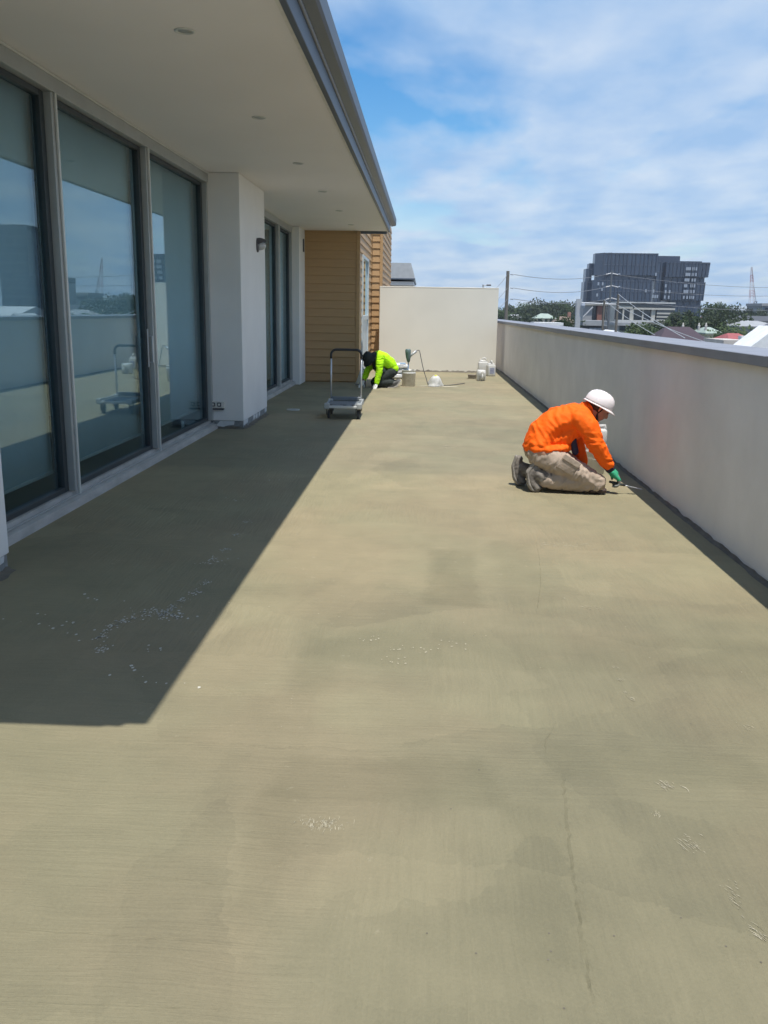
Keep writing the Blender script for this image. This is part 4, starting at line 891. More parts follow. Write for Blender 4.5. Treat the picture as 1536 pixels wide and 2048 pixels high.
# ---- worker in fluorescent green, bent over by the weatherboards
gp = root('person', (-.85, 18.15, 0), 'worker in fluorescent green shirt and dark hat crouching by the weatherboards', 'person')
gface = V((-.62, -.25, -.74)); gup = V((-.70, -.42, .58)); gc = V((-1.12, 18.0, .575))
hch, GP = head_chains(gc, gface, gup)
gb = list(hch) + [[((-.97, 18.10, .65), .062), ((-1.07, 18.03, .60), .058)],
     [((-.66, 18.28, .36), (.12, .13, .11)), ((-.80, 18.20, .52), (.11, .13, .10)), ((-.93, 18.13, .62), (.11, .15, .10))],
     [((-.90, 17.97, .62), .062), ((-.90, 17.93, .36), .045), ((-.955, 17.90, .09), .03)], [((-1.0, 18.28, .58), .062), ((-1.16, 18.26, .36), .045), ((-1.24, 18.10, .12), .03)],
     [((-.68, 18.17, .32), .10), ((-1.02, 18.10, .10), .06), ((-.66, 18.10, .10), .045), ((-.56, 18.1, .09), .04)], [((-.68, 18.37, .32), .10), ((-1.04, 18.40, .10), .06), ((-.66, 18.42, .10), .045), ((-.56, 18.42, .09), .04)]]
obj('body', blob(gb, .012, 4), M_skin, gp, True)
M_lime = mat('fluorescent green cloth', (.44, .90, .010), .75, col2=(.52, 1.0, .02), nscale=8, spec=.2)
gs = [[((-.645, 18.28, .385), (.125, .17, .10)), ((-.72, 18.24, .49), (.14, .175, .13)), ((-.83, 18.18, .585), (.14, .18, .125)), ((-.93, 18.13, .635), (.12, .19, .115))], [((-.80, 18.2, .50), (.10, .15, .10)), ((-.90, 18.15, .56), (.10, .16, .09))],
      [((-.90, 17.99, .625), .098), ((-.905, 17.94, .52), .084), ((-.905, 17.925, .36), .070), ((-.935, 17.91, .20), .060), ((-.95, 17.90, .13), .052)],
      [((-1.0, 18.27, .585), .095), ((-1.08, 18.27, .47), .08), ((-1.16, 18.26, .36), .068), ((-1.22, 18.15, .18), .052)]]
obj('shirt', blob(gs, .011, 4, folds(.010, 21, (.2, 0, 1), 20)), M_lime, gp, True)
obj('shirt_front', blob([[((-1.0, 18.05, .53), (.075, .11, .08)), ((-.96, 18.08, .43), (.10, .12, .10)), ((-.88, 18.12, .34), (.11, .13, .09))]], .011, 4, folds(.006, 5)), mat('dark shaded shirt cloth', (.020, .035, .028), .85, var=.2), gp, True)  # dark lower shirt; the shade on its front is put into the colour
obj('trousers', blob([[((-.655, 18.28, .33), (.125, .17, .11))], [((-.68, 18.18, .31), .12), ((-.86, 18.12, .20), .105), ((-1.0, 18.09, .105), .085)], [((-1.0, 18.09, .09), .08), ((-.82, 18.10, .10), .08), ((-.66, 18.10, .105), .066)], [((-.68, 18.37, .31), .12), ((-1.02, 18.40, .105), .085)], [((-1.02, 18.40, .09), .08), ((-.66, 18.42, .105), .066)]], .011, 4, folds(.007, 30, (1, 0, .3), 16)), mat('dark green black trousers', (.022, .030, .026), .85, var=.25), gp, True)
for by in (18.09, 18.42):
    bo = obj('shoe', blob([[((-.62, by, .09), .052), ((-.56, by, .10), (.042, .042, .05)), ((-.525, by, .125), (.038, .042, .045))], [((-.59, by, .06), (.05, .045, .035)), ((-.67, by, .045), (.06, .046, .032))]], .009, 3), mat('grey shoe', (.10, .10, .095), .8, var=.3, nscale=20), gp, True)
    bm = B(); prism(bm, [(-.735, .004), (-.62, .002), (-.535, .035), (-.475, .135), (-.490, .150), (-.555, .06), (-.62, .024), (-.73, .02)], by-.045, by+.045); obj('sole', bm, mat('pale sole', (.42, .39, .35), .8, var=.1), bo)
# dark wide hat
gm = Matrix.Translation(GP(-.01, 0, .03)) @ (gup.normalized()*1).to_track_quat('Z', 'X').to_matrix().to_4x4()
bm = B(); lathe(bm, [(.185, -.050), (.182, -.046), (.150, -.010), (.122, .008), (.118, .030), (.112, .075), (.090, .108), (.055, .122), (.003, .126)], (0, 0, 0), 32, sx=1.0, sy=1.0)
bmesh.ops.delete(bm, geom=[f for f in bm.faces if len(f.verts) > 4 and f.calc_center_median().z < 0], context='FACES')
for v in bm.verts: v.co += v.normal*.0 + V((0, 0, .012*noise.noise(v.co*12)))
bmesh.ops.transform(bm, matrix=gm, verts=bm.verts); o = obj('hat', bm, mat('black green hat cloth', (.022, .030, .028), .85, var=.2, nscale=20), gp, True); md = o.modifiers.new('t', 'SOLIDIFY'); md.thickness = .004
M_wglove = mat('white knitted glove', (.72, .72, .68), .8, var=.06)
for wv, fdv, sd, pd in ((V((-.958, 17.895, .085)), V((-.25, -.55, -.62)), V((-1, .3, 0)), V((0, 0, -1))), (V((-1.25, 18.08, .10)), V((-.4, -.6, -.6)), V((1, -.3, 0)), V((0, 0, -1)))):
    obj('glove', blob(hand(wv, pd, fdv, sd, .35, 1.1)+[[(wv-fdv.normalized()*.03, .032), (wv, .032)]], .0065, 2), M_wglove, gp, True)
# things at the foot of the weatherboards left of him
sp_ = crumple('paper_sack', (-1.36, 18.75, 0), .10, .09, .36, 'white crumpled sack leaning by the weatherboard corner', 'sack', M_white2, 8.8, (.06, .05))
tl = root('long_handled_tool', (-1.22, 18.35, 0), 'short dark upright bar standing beside the crouching worker', 'tool')
bm = B(); box(bm, -1.235, -1.205, 18.33, 18.36, .0, .34, .004); obj('handle', bm, M_lampg, tl)
bm = B(); box(bm, -1.26, -1.18, 18.32, 18.37, .341, .356, .004); obj('crossbar', bm, M_lampg, tl)

# ------------------------------------------------------------------ the suburb beyond the parapet
rnd = random.Random(23)
M_tglass = mat('blue black curtain wall', (.032, .052, .092), .22, 0, var=.18, nscale=.12, spec=.8)
M_tfin = mat('dark facade fin', (.042, .056, .085), .45, var=.15)
M_tband = mat('slate spandrel', (.058, .075, .110), .5, var=.1)
M_conc = mat('pale concrete', (.44, .43, .39), .85, var=.10, nscale=.6)
M_glz = mat('dark glazing', (.035, .045, .055), .15, spec=.8, var=.2)
M_lit = mat('pale lit pane and insulator', (.30, .34, .40), .6, var=.15)  # window light put into a pale colour, no emission; insulators share it
TY0 = 400.0
def tx(px, py=560): return at(px, py, TY0).x
def tz(py, px=1290): return at(px, py, TY0).z
tw_ = root('office_tower', (at(1290, 600, TY0).x, TY0+25, GZ), 'big dark blue glass office block with ribbed facade on the skyline', 'building')
def tower_block(x0, x1, yf, yb, z0, z1, flare=0.0, fin=2.0, cham=0.0, name='facade_block'):
    """slab with ribbed curtain wall; the face leans outwards by flare; left corner chamfered"""
    bm = B()
    def ring(z, g): return [bm.verts.new(p) for p in ((x0-g*0+cham, yf-g*.4, z), (x1+g, yf-g*.4, z), (x1+g, yb, z), (x0-g*0, yb, z), (x0, yf+cham*1.6, z))]
    a = ring(z0, 0); b = ring(z1, flare)
    for k in range(5): bm.faces.new((a[k], a[(k+1) % 5], b[(k+1) % 5], b[k]))
    bm.faces.new(a[::-1]); bm.faces.new(b)
    blk = obj(name, bm, M_tglass, tw_)
    n = int((x1-x0-cham)/fin)
    for k in range(n+1):
        bm = B(); x = x0+cham+k*fin+rnd.uniform(-.25, .25)*(0 < k < n); t = (x-x0)/(x1-x0); w_ = rnd.choice((.16, .22, .3))
        A = [bm.verts.new(p) for p in ((x-w_, yf-.45, z0), (x+w_, yf-.45, z0), (x+w_+flare*t, yf-.45-flare*.4, z1), (x-w_+flare*t, yf-.45-flare*.4, z1))]
        Bv = [bm.verts.new(v.co+V((0, .5, 0))) for v in A]
        bm.faces.new(A); bm.faces.new(Bv[::-1])
        for q in range(4): bm.faces.new((A[q], Bv[q], Bv[(q+1) % 4], A[(q+1) % 4]))
        obj('facade_fin', bm, M_tfin, blk)
    nf = max(1, int((z1-z0)/3.6))
    for k in range(1, nf+1):
        z = z0+(z1-z0)*k/(nf+.0001); t = (z-z0)/(z1-z0)
        bm = B(); box(bm, x0+cham+.1, x1+flare*t-.1, yf-.18-flare*.4*t, yf+.3, z-.45, z-.05); obj('spandrel', bm, M_tband, blk)
    return blk
cp = lambda c: 1140+c*.1953
ch = lambda c: 490+c*.1953
X = lambda c: tx(cp(c)); Z = lambda c: tz(ch(c))
tower_block(X(262), X(885), TY0, TY0+10, Z(312), Z(85), .0, 1.75, 3.0)
tower_block(X(285), X(880), TY0+1.2, TY0+9, Z(362), Z(313), 0, 3.5, 0, 'recess_storey')
tower_block(X(250), X(845), TY0-.2, TY0+10, Z(582), Z(363), 0, 1.75, 2.0)
tower_block(X(886), X(935), TY0+.8, TY0+20, Z(582), Z(160), 0, 1.75)
tower_block(X(936), X(978), TY0+5, TY0+20, Z(640), Z(165), 0, 4)
tower_block(X(979), X(1415), TY0+.4, TY0+18, Z(322), Z(170), .4, 1.55)
tower_block(X(975), X(1388), TY0+1.6, TY0+18, Z(372), Z(323), 0, 3.1, 0, 'recess_storey')
tower_block(X(975), X(1385), TY0+.4, TY0+18, Z(562), Z(373), .25, 1.55)
tower_block(X(1045), X(1372), TY0+1.6, TY0+18, Z(612), Z(563), 0, 3.1, 0, 'recess_storey')
tower_block(X(1070), X(1372), TY0+.6, TY0+18, GZ, Z(613), 0, 3.1)
tower_block(X(205), X(262), TY0+10.1, TY0+18, Z(375), Z(238), 0, 1.75, 1.0)
tower_block(X(195), X(262), TY0+10.1, TY0+19, GZ, Z(376), 0, 1.75, 1.0)
tower_block(X(235), X(300), TY0+10.2, TY0+17, Z(237), Z(182), 0, 3.0)
tower_block(X(262), X(1070), TY0+1.5, TY0+12, GZ, Z(583), 0, 3.5, 0, 'podium')
bm = B(); box(bm, X(880), X(1160), TY0+8, TY0+20, Z(240), Z(97)); obj('roof_plant', bm, M_tfin, tw_)
bm = B(); box(bm, X(1161), X(1385), TY0+7, TY0+18, Z(240), Z(150)); obj('roof_plant', bm, M_tfin, tw_)
wl_ = [(x, y) for y in (238, 296, 352, 412, 470, 530) for x in (1180, 1197, 1214, 1243, 1252, 1278)] + [(870, 300), (925, 300), (862, 525), (885, 527), (908, 525), (985, 415), (1035, 417), (988, 475), (1030, 475), (985, 530), (1025, 532), (295, 405), (338, 405), (292, 462), (335, 462), (290, 520), (865, 470), (785, 470)]
for (x, y) in wl_:
    if rnd.random() < .12: continue
    zz_ = Z(y); x_ = X(x)-(.2 if y > 330 else 0); bm = B(); box(bm, x_-.32, x_+.32, TY0-.95, TY0-.3, zz_-.65, zz_+.65); obj('lit_window', bm, M_lit, tw_)
for (x, y) in ((412, 78), (808, 82), (830, 84)):
    bm = B(); box(bm, X(x)-.6, X(x)+.6, TY0+3, TY0+4, Z(95), Z(y)); obj('roof_unit', bm, M_tband, tw_)

# white framed mid-rise in front of the tower
MY = 250.0
mX = lambda c: at(cp(c), 620, MY).x; mZ = lambda c: at(1290, ch(c), MY).z
mr = root('framed_office', (mX(765), MY+8, GZ), 'pale concrete framed mid-rise with large dark windows before the dark tower', 'building')
bm = B(); box(bm, mX(470), mX(1060), MY+1.2, MY+18, GZ, mZ(612)); obj('core_wall', bm, M_conc, mr)
bm = B(); box(bm, mX(465), mX(1070), MY-.6, MY+18.5, mZ(598), mZ(585)); obj('roof_slab', bm, mat('pale roof metal', (.52, .53, .52), .6), mr)
bm = B(); box(bm, mX(640), mX(1070), MY-.2, MY+1.19, mZ(640), mZ(606)); obj('clerestory', bm, M_glz, mr)
bm = B(); box(bm, mX(470), mX(640), MY-.3, MY+1.19, mZ(655), mZ(630)); obj('fascia_panel', bm, M_conc, mr)
bm = B(); box(bm, mX(650), mX(1070), MY-.6, MY+1.19, mZ(662), mZ(643)); obj('fascia_panel', bm, M_conc, mr)
for c0, c1 in ((470, 540), (556, 614), (655, 742), (756, 835)):
    bm = B(); box(bm, mX(c0), mX(c1), MY+.6, MY+1.19, mZ(768), mZ(656)); obj('window', bm, M_glz, mr)
for c0, c1 in ((541, 555), (615, 654), (743, 755), (836, 875)):
    bm = B(); box(bm, mX(c0), mX(c1), MY-.2, MY+1.19, mZ(770), mZ(656)); obj('column', bm, M_conc, mr)
bm = B(); box(bm, mX(468), mX(860), MY-.8, MY+1.19, mZ(790), mZ(771)); obj('floor_slab', bm, mat('pale roof metal', (.52, .53, .52)), mr)
for c0, c1 in ((664, 690), (706, 725), (745, 760)):
    bm = B(); box(bm, mX(885), mX(1068), MY-.5, MY+1.19, mZ(c1), mZ(c0)); obj('balcony_window', bm, M_glz, mr)
    bm = B(); box(bm, mX(885), mX(1050), MY-.9, MY-.51, mZ(c1+16), mZ(c1)); obj('balcony_rail', bm, M_conc, mr)

# scaffolded block with red brick panel left of it
SY = 262.0
sX = lambda c: at(cp(c), 620, SY).x; sZ = lambda c: at(1200, ch(c), SY).z
sb = root('scaffolded_block', (sX(300), SY+6, GZ), 'half built block with red brown panel and scaffold left of the framed office', 'building')
bm = B(); box(bm, sX(130), sX(480), SY-.8, SY+14, sZ(618), sZ(596)); obj('roof_slab', bm, M_conc, sb)
bm = B(); box(bm, sX(135), sX(228), SY, SY+14, GZ, sZ(619)); obj('wall_panel', bm, mat('grey panel', (.30, .30, .31), .8), sb)
bm = B(); box(bm, sX(229), sX(280), SY+1.5, SY+14, GZ, sZ(619)); obj('dark_opening', bm, M_glz, sb)
bm = B(); box(bm, sX(281), sX(330), SY-.1, SY+14, GZ, sZ(619)); obj('brick_panel', bm, mat('red brown panel', (.26, .115, .085), .85, var=.15), sb)
bm = B(); box(bm, sX(331), sX(470), SY+2, SY+14, GZ, sZ(619)); obj('wall_panel', bm, mat('dark panel', (.09, .095, .105), .8), sb)
for c in (365, 390, 415, 440):
    bm = B(); tube(bm, [(sX(c), SY-.5, GZ), (sX(c), SY-.5, sZ(612))], .09, 6); obj('scaffold_post', bm, M_steel, sb)
for c in (640, 675, 710, 745):
    bm = B(); tube(bm, [(sX(362), SY-.5, sZ(c)), (sX(443), SY-.5, sZ(c))], .07, 6); obj('scaffold_rail', bm, M_steel, sb)

# houses
def house(x0, x1, ztop, Y, depth, label, wallm, roofm, kind='hip', rise=2.0, wins=(), over=.5, cat='house', chim=False, group='houses beyond the parapet'):
    h_ = root('house', ((x0+x1)/2, Y+depth/2, GZ), label, cat, group)
    ze = ztop-rise
    bm = B(); box(bm, x0, x1, Y, Y+depth, GZ, ze); obj('wall', bm, wallm, h_)
    a0, a1, b0, b1 = x0-over, x1+over, Y-over, Y+depth+over; bm = B()
    E_ = [bm.verts.new(p) for p in ((a0, b0, ze), (a1, b0, ze), (a1, b1, ze), (a0, b1, ze))]; E0 = [bm.verts.new(v.co-V((0, 0, .2))) for v in E_]
    my = (b0+b1)/2; ins = min((b1-b0)/2, (a1-a0)*.32)
    if kind == 'hip': r_ = [bm.verts.new((a0+ins, my, ztop)), bm.verts.new((a1-ins, my, ztop))]
    elif kind == 'gable': r_ = [bm.verts.new((a0, my, ztop)), bm.verts.new((a1, my, ztop))]
    elif kind == 'front': r_ = [bm.verts.new(((a0+a1)/2, b0, ztop)), bm.verts.new(((a0+a1)/2, b1, ztop))]
    if kind == 'flat':
        T_ = [bm.verts.new(v.co+V((0, 0, rise))) for v in E_]
        for k in range(4): bm.faces.new((E_[k], E_[(k+1) % 4], T_[(k+1) % 4], T_[k]))
        bm.faces.new(T_)
    elif kind == 'front':
        bm.faces.new((E_[0], E_[1], r_[0])); bm.faces.new((E_[1], E_[2], r_[1], r_[0])); bm.faces.new((E_[2], E_[3], r_[1])); bm.faces.new((E_[3], E_[0], r_[0], r_[1]))
    else:
        bm.faces.new((E_[0], E_[1], r_[1], r_[0])); bm.faces.new((E_[1], E_[2], r_[1])); bm.faces.new((E_[2], E_[3], r_[0], r_[1])); bm.faces.new((E_[3], E_[0], r_[0]))
    for k in range(4): bm.faces.new((E0[k], E0[(k+1) % 4], E_[(k+1) % 4], E_[k]))
    bm.faces.new(E0[::-1]); ro = obj('roof', bm, roofm, h_)
    for (t0, t1, d0, d1, wm) in wins:
        bm = B(); box(bm, x0+(x1-x0)*t0, x0+(x1-x0)*t1, Y-.12, Y-.002, ze-d1, ze-d0); obj('window', bm, wm, h_)
    if chim: bm = B(); box(bm, x0+(x1-x0)*.7, x0+(x1-x0)*.7+.7, my-.4, my+.4, ze, ztop+1.0); obj('chimney', bm, mat('brick chimney', (.32, .17, .13), .9), ro)
    return h_
def hpx(p0, p1, ytop, Y, depth, label, wm, rm, **k):
    a = at(p0, ytop, Y); b = at(p1, ytop, Y); return house(a.x, b.x, (a.z+b.z)/2, Y, depth, label, wm, rm, **k)
C = lambda n, c, **k: mat(n, c, .85, nscale=.8, var=.14, **k)
Wh, Cr, Gy, Br = C('white wall', (.62, .61, .58)), C('cream wall', (.52, .48, .38)), C('grey wall', (.33, .34, .34)), C('brick wall', (.33, .20, .15))
rW, rG, rT, rD, rR, rM, rGr = C('white roof', (.66, .67, .67)), C('grey roof', (.30, .31, .32)), C('brown tile roof', (.20, .15, .12)), C('dark roof', (.07, .075, .085)), C('red roof', (.30, .085, .085)), C('maroon slate roof', (.055, .038, .048)), C('green roof', (.30, .36, .31))
hpx(1016, 1041, 629, 330, 9, 'small white gabled house just right of the tall power pole', Wh, rG, kind='gable', rise=1.4, wins=((.15, .35, .3, 1.6, M_glz), (.6, .8, .3, 1.6, M_glz)))
hpx(1074, 1110, 627, 300, 9, 'cream house with pale green roof among the far trees', Cr, rGr, kind='hip', rise=1.5, wins=((.1, .3, .3, 1.5, M_glz), (.45, .6, .3, 1.5, M_glz), (.72, .9, .3, 1.5, M_glz)))
hpx(1074, 1121, 645, 170, 6, 'long low white building with a row of small windows above the coping', Wh, rW, kind='flat', rise=.35, wins=tuple((.06+.16*i, .14+.16*i, .25, .75, M_glz) for i in range(6)))
hpx(1116, 1152, 633, 210, 9, 'house with brown tiled roof left of the railway stanchion', Cr, rT, kind='hip', rise=1.5, chim=True, wins=((.2, .4, .2, 1.2, M_glz), (.6, .8, .2, 1.2, M_glz)))
hpx(1040, 1072, 646, 190, 8, 'pale roofed house left of the long white building', Wh, rW, kind='gable', rise=.9)
hpx(1172, 1207, 641, 180, 8, 'dark grey building with three white framed windows', rD, rG, kind='flat', rise=.8, over=.7, wins=((.22, .42, .65, 1.5, M_lit), (.45, .65, .65, 1.5, M_lit), (.68, .92, .65, 1.3, M_lit)))
hpx(1215, 1246, 661, 120, 6, 'small pale gabled shed right of the dark grey building', Wh, rW, kind='front', rise=.6)
hpx(1234, 1290, 645, 160, 8, 'low grey concrete podium below the framed office', Gy, rG, kind='flat', rise=.35, wins=((.1, .3, .3, 1.1, M_glz), (.4, .6, .3, 1.1, M_glz), (.7, .9, .3, 1.1, M_glz)))
mh = hpx(1322, 1440, 655, 120, 12, 'big house with dark maroon slate hip roof and pale finials', Gy, rM, kind='hip', rise=3.0, over=.7)
for px in (1366, 1398, 1412):
    q = at(px, 652, 126.2); bm = B(); lathe(bm, [(.18, -.6), (.18, .1), (.08, .2), (.12, .32), (.02, .45)], tuple(q), 8); obj('finial', bm, C('pale finial', (.5, .48, .44)), mh)
hpx(1414, 1430, 629, 340, 8, 'narrow house with red gable beside the dark tower', Wh, rR, kind='front', rise=1.6)
hpx(1417, 1442, 655, 150, 8, 'low house with pale green roof under the round tree', Cr, rGr, kind='hip', rise=.9)
hpx(1481, 1560, 642, 160, 10, 'two storey grey house with flat eaves at the right', Gy, rG, kind='hip', rise=.9, wins=((.26, .40, .45, .75, M_glz), (.10, .2, 1.2, 2.0, M_glz), (.28, .52, 1.3, 2.0, M_glz), (.6, .7, .5, .9, M_glz)))
hpx(1470, 1505, 638, 230, 10, 'white metal roofed shed behind the grey two storey house', Wh, rW, kind='gable', rise=.9)
hpx(1473, 1570, 632, 300, 12, 'long dark warehouse roof on the right skyline', Gy, rD, kind='gable', rise=1.6)
hpx(1466, 1513, 668, 105, 8, 'house with bright red hip roof near the right edge', Br, rR, kind='hip', rise=1.1)
hpx(1455, 1482, 680, 85, 5, 'low pink brick wall building in front of the red roof', C('pink brick', (.50, .38, .33)), C('pale slab roof', (.48, .44, .4)), kind='flat', rise=.25)
hpx(1504, 1600, 652, 70, 3, 'white gabled building with dark window at the right edge', Wh, rW, kind='front', rise=1.9, wins=((.18, .36, .1, 1.0, M_glz), (.45, .62, .1, 1.0, M_glz)))
ck = hpx(1484, 1492, 672, 88, .8, 'pale square chimney stack in front of the red roof', C('pale stack', (.52, .46, .4)), rW, kind='flat', rise=.15, over=.06, cat='chimney')
hpx(1526, 1580, 607, 420, 20, 'grey box building at the far right skyline', C('blue grey wall', (.20, .23, .26)), rG, kind='flat', rise=1.0, wins=((.1, .4, 1.0, 2.6, M_glz), (.5, .8, 1.0, 2.6, M_glz)), cat='building')
hpx(1064, 1078, 612, 900, 20, 'distant grey flats rising over the tree line', Gy, rG, kind='flat', rise=1.0, over=.2, cat='building', wins=tuple((.15+.3*(i % 3), .3+.3*(i % 3), 1+3*(i//3), 2.4+3*(i//3), M_glz) for i in range(6)))
# tall towers out to the right (they show mirrored in the door glass)
for (p0, p1, yt, Y, lab) in ((1665, 1730, 470, 430, 'tall dark tower seen only mirrored in the nearest glass door'), (1600, 1650, 575, 380, 'low domed office seen only mirrored in the nearest glass door')):
    hpx(p0, p1, yt, Y, 25, lab, M_tglass, M_tband, kind='flat', rise=2.0, over=.1, cat='building', group='far towers', wins=tuple((.05, .95, 3+4*i, 4+4*i, M_tband) for i in range(9)))
hpx(1610, 1720, 640, 95, 12, 'long white roofed hall seen mirrored in the nearest glass door', Wh, rW, kind='gable', rise=1.2)

# trees
def tree_mesh(seed, h, wd, clumps, leaf, n, slim=False):
    r_ = random.Random(seed); bt = B(); tube(bt, [(0, 0, 0), (.05*h*r_.uniform(-1, 1)*.4, 0, h*.3), (.03*h*r_.uniform(-1, 1), .02*h, h*.62)], [h*.028, h*.02, h*.009], 7)
    cents = []
    for k in range(clumps):
        a = r_.random()*6.283; t = (r_.random()**.7); rr = wd*.5*(.75*math.sqrt(r_.random())); z = h*(.32+.56*t)
        rr *= (1.0-.55*abs(t-.45)) if not slim else (1-.5*t)
        c_ = V((rr*math.cos(a), rr*math.sin(a), z)); cents.append((c_, wd*r_.uniform(.13, .26)))
        if k % 2 == 0: tube(bt, [(0, 0, h*r_.uniform(.25, .5)), c_*.6+V((0, 0, h*.12)), c_], [h*.011, h*.007, h*.003], 5)
    vs, fs = [], []
    for i in range(n):
        c_, r0_ = r_.choice(cents); d = V((r_.gauss(0, 1), r_.gauss(0, 1), r_.gauss(0, .8))).normalized()*r0_*(r_.random()**.35)
        p = c_+d; s = leaf*r_.uniform(.5, 1.2); a = V((r_.gauss(0, 1), r_.gauss(0, 1), r_.gauss(0, 1))).normalized(); b = a.orthogonal().normalized(); o_ = len(vs)
        vs += [p-a*s, p+b*s*.5, p+a*s, p-b*s*.5]; fs.append((o_, o_+1, o_+2, o_+3))
    cm = bpy.data.meshes.new('crown'); cm.from_pydata([tuple(v) for v in vs], [], fs)
    tm = bpy.data.meshes.new('trunk'); bt.to_mesh(tm); bt.free()
    return cm, tm
def leafm(n, c, c2): return mat(n, c, .7, col2=c2, nscale=.6, transl=.25, spec=.2)
LG = [leafm('dark gum leaf', (.030, .048, .026), (.075, .095, .050)), leafm('mid green leaf', (.045, .075, .030), (.09, .125, .05)), leafm('dull purple leaf', (.035, .020, .026), (.07, .04, .045))]
M_bark = mat('grey bark', (.18, .155, .13), .9, var=.25)
TM = []
for k, (h, wd, cl, lf, n, sl_, mi) in enumerate([(10, 8, 26, .34, 2600, 0, 0), (9, 9, 30, .34, 2800, 0, 1), (12, 6, 26, .32, 2200, 1, 0), (8, 10, 28, .36, 2600, 0, 0), (13, 3.6, 20, .30, 1600, 1, 1)]):
    cm, tm = tree_mesh(100+k, h, wd, cl, lf, n, sl_); cm.materials.append(LG[mi]); tm.materials.append(M_bark); TM.append((cm, tm, h, wd))
def tree(px, ytop, Y, var, label, group, wscale=1.0):
    p = at(px, ytop, Y); cm, tm, h, wd = TM[var]; s = (p.z-GZ)/(h*.93)
    r_ = root('tree', (p.x, p.y, GZ), label, 'tree', group); a = rnd.random()*6.28; sw = min(s*wscale, 2.4)
    for nm, me in (('trunk', tm), ('crown', cm)):
        o = share(nm, me, r_, (p.x, p.y, GZ), a, (sw, sw, s))
far = [(1003, 626, 4), (1022, 614, 0), (1040, 618, 3), (1054, 612, 1), (1068, 613, 0), (1083, 608, 3), (1096, 613, 1), (1108, 612, 0), (1120, 609, 1), (1133, 605, 2), (1146, 611, 3), (1156, 618, 0)]
for i, (px, yt, v) in enumerate(far):
    tree(px, yt, 380+rnd.uniform(-30, 50), v, 'far tree, %s, in the tree line beyond the houses' % ['nearest the end wall', 'just right of the power pole', 'third from the end wall', 'fourth from the end wall', 'under the distant flats', 'sixth from the end wall', 'seventh from the end wall', 'eighth from the end wall', 'ninth from the end wall', 'tallest', 'second last', 'last'][i], 'trees of the far tree line', 1.0)
for i, (px, yt, Y, v, lab) in enumerate([(1338, 634, 200, 4, 'slim tree at the right end of the framed office'), (1352, 622, 205, 2, 'gum tree left of the tower base'), (1368, 626, 200, 4, 'slim tall tree below the tower, second from left'), (1382, 622, 210, 2, 'gum tree in the middle below the tower'), (1397, 628, 205, 4, 'slim tree below the right end of the tower'), (1408, 632, 215, 2, 'gum tree at the right corner of the tower'),
        (1432, 613, 330, 1, 'tree on the skyline just right of the tower'), (1446, 616, 320, 0, 'feathery tree on the skyline left of the crane'), (1460, 618, 340, 3, 'low tree left of the crane base'), (1498, 615, 360, 2, 'tall tree right below the crane'), (1516, 622, 360, 0, 'tree right of the crane base'), (1447, 632, 170, 3, 'big round tree in front of the right skyline'), (1470, 660, 130, 1, 'small leafy tree beside the red roofed house'), (1290, 657, 140, 1, 'shrubby tree in front of the grey podium'), (1316, 652, 150, 0, 'tree left of the maroon roof'), (1046, 634, 240, 3, 'dark tree in front of the cream house'), (1128, 640, 180, 1, 'bushy tree by the brown tiled roof'), (1420, 640, 220, 0, 'tree between the maroon roof and the round tree'), (1000, 622, 300, 1, 'tree half hidden by the end wall edge')]):
    tree(px, yt, Y, v, lab, 'trees among the houses')

# power poles, stanchion and wires
M_pole = mat('weathered pole', (.15, .135, .115), .9, var=.2); M_galv = mat('galvanised steel', (.42, .43, .44), .5, .2, var=.08); M_wire = mat('grey wire', (.20, .21, .23), .6)
def wire(a, b, sag, rad, label, m=None):
    a, b = V(a), V(b); bm = B(); pts = []
    for i in range(17):
        t = i/16; p = a.lerp(b, t); p.z -= sag*4*t*(1-t); pts.append(p)
    tube(bm, pts, rad, 5); o = obj('power_line', bm, m or M_wire, loc=tuple(a)); tag(o, label, 'wire', 'overhead wires')
P1 = at(1016, 542, 95)
po = root('power_pole', (P1.x, P1.y, GZ), 'tall bare grey power pole just right of the end wall', 'pole')
bm = B(); tube(bm, [(P1.x, P1.y, GZ), tuple(P1)], [.22, .17], 10); obj('pole_shaft', bm, M_pole, po)
ins = [549, 576, 598]
for y in ins:
    q = at(1018, y, 95); bm = B(); tube(bm, [q+V((.1, -.25, 0)), q+V((.42, -.25, -.02))], [.05, .07], 8); obj('insulator', bm, M_lit, po)
P2 = at(1224, 541, 130)
p2 = root('steel_pole', (P2.x, P2.y, GZ), 'steel pole with three pale crossarms in front of the dark tower', 'pole')
bm = B(); tube(bm, [(P2.x, P2.y, GZ), tuple(P2)], [.20, .12], 8); obj('pole_shaft', bm, mat('dark steel', (.12, .13, .14), .5, .2), p2)
arms = []
for y in (547, 572, 597):
    l_ = at(1212, y+2, 130); c_ = at(1223, y, 130); r2 = at(1238, y+3, 130); bm = B(); tube(bm, [l_, c_+V((0, 0, .05)), r2], .075, 6); obj('crossarm', bm, M_galv, p2); arms.append((l_, r2))
    bm = B(); lathe(bm, [(.12, 0), (.16, .1), (.12, .2)], tuple(r2), 8); obj('insulator', bm, M_lit, p2)
for k, y in enumerate(ins):
    wire(at(1019, y, 95)+V((.42, -.25, 0)), arms[k][0], [.55, .6, .5][k], .030, '%s wire from the bare power pole to the steel pole' % ['top', 'middle', 'bottom'][k])
    wire(arms[k][1], at(1640, [574, 588, 618][k], 150), .7, .030, '%s wire running right from the steel pole past the tower' % ['top', 'middle', 'bottom'][k])
    wire(at(1015, y, 95), at(960, [600, 622, 640][k], 70), .3, .022, '%s wire running left from the bare power pole behind the end wall' % ['top', 'middle', 'bottom'][k])
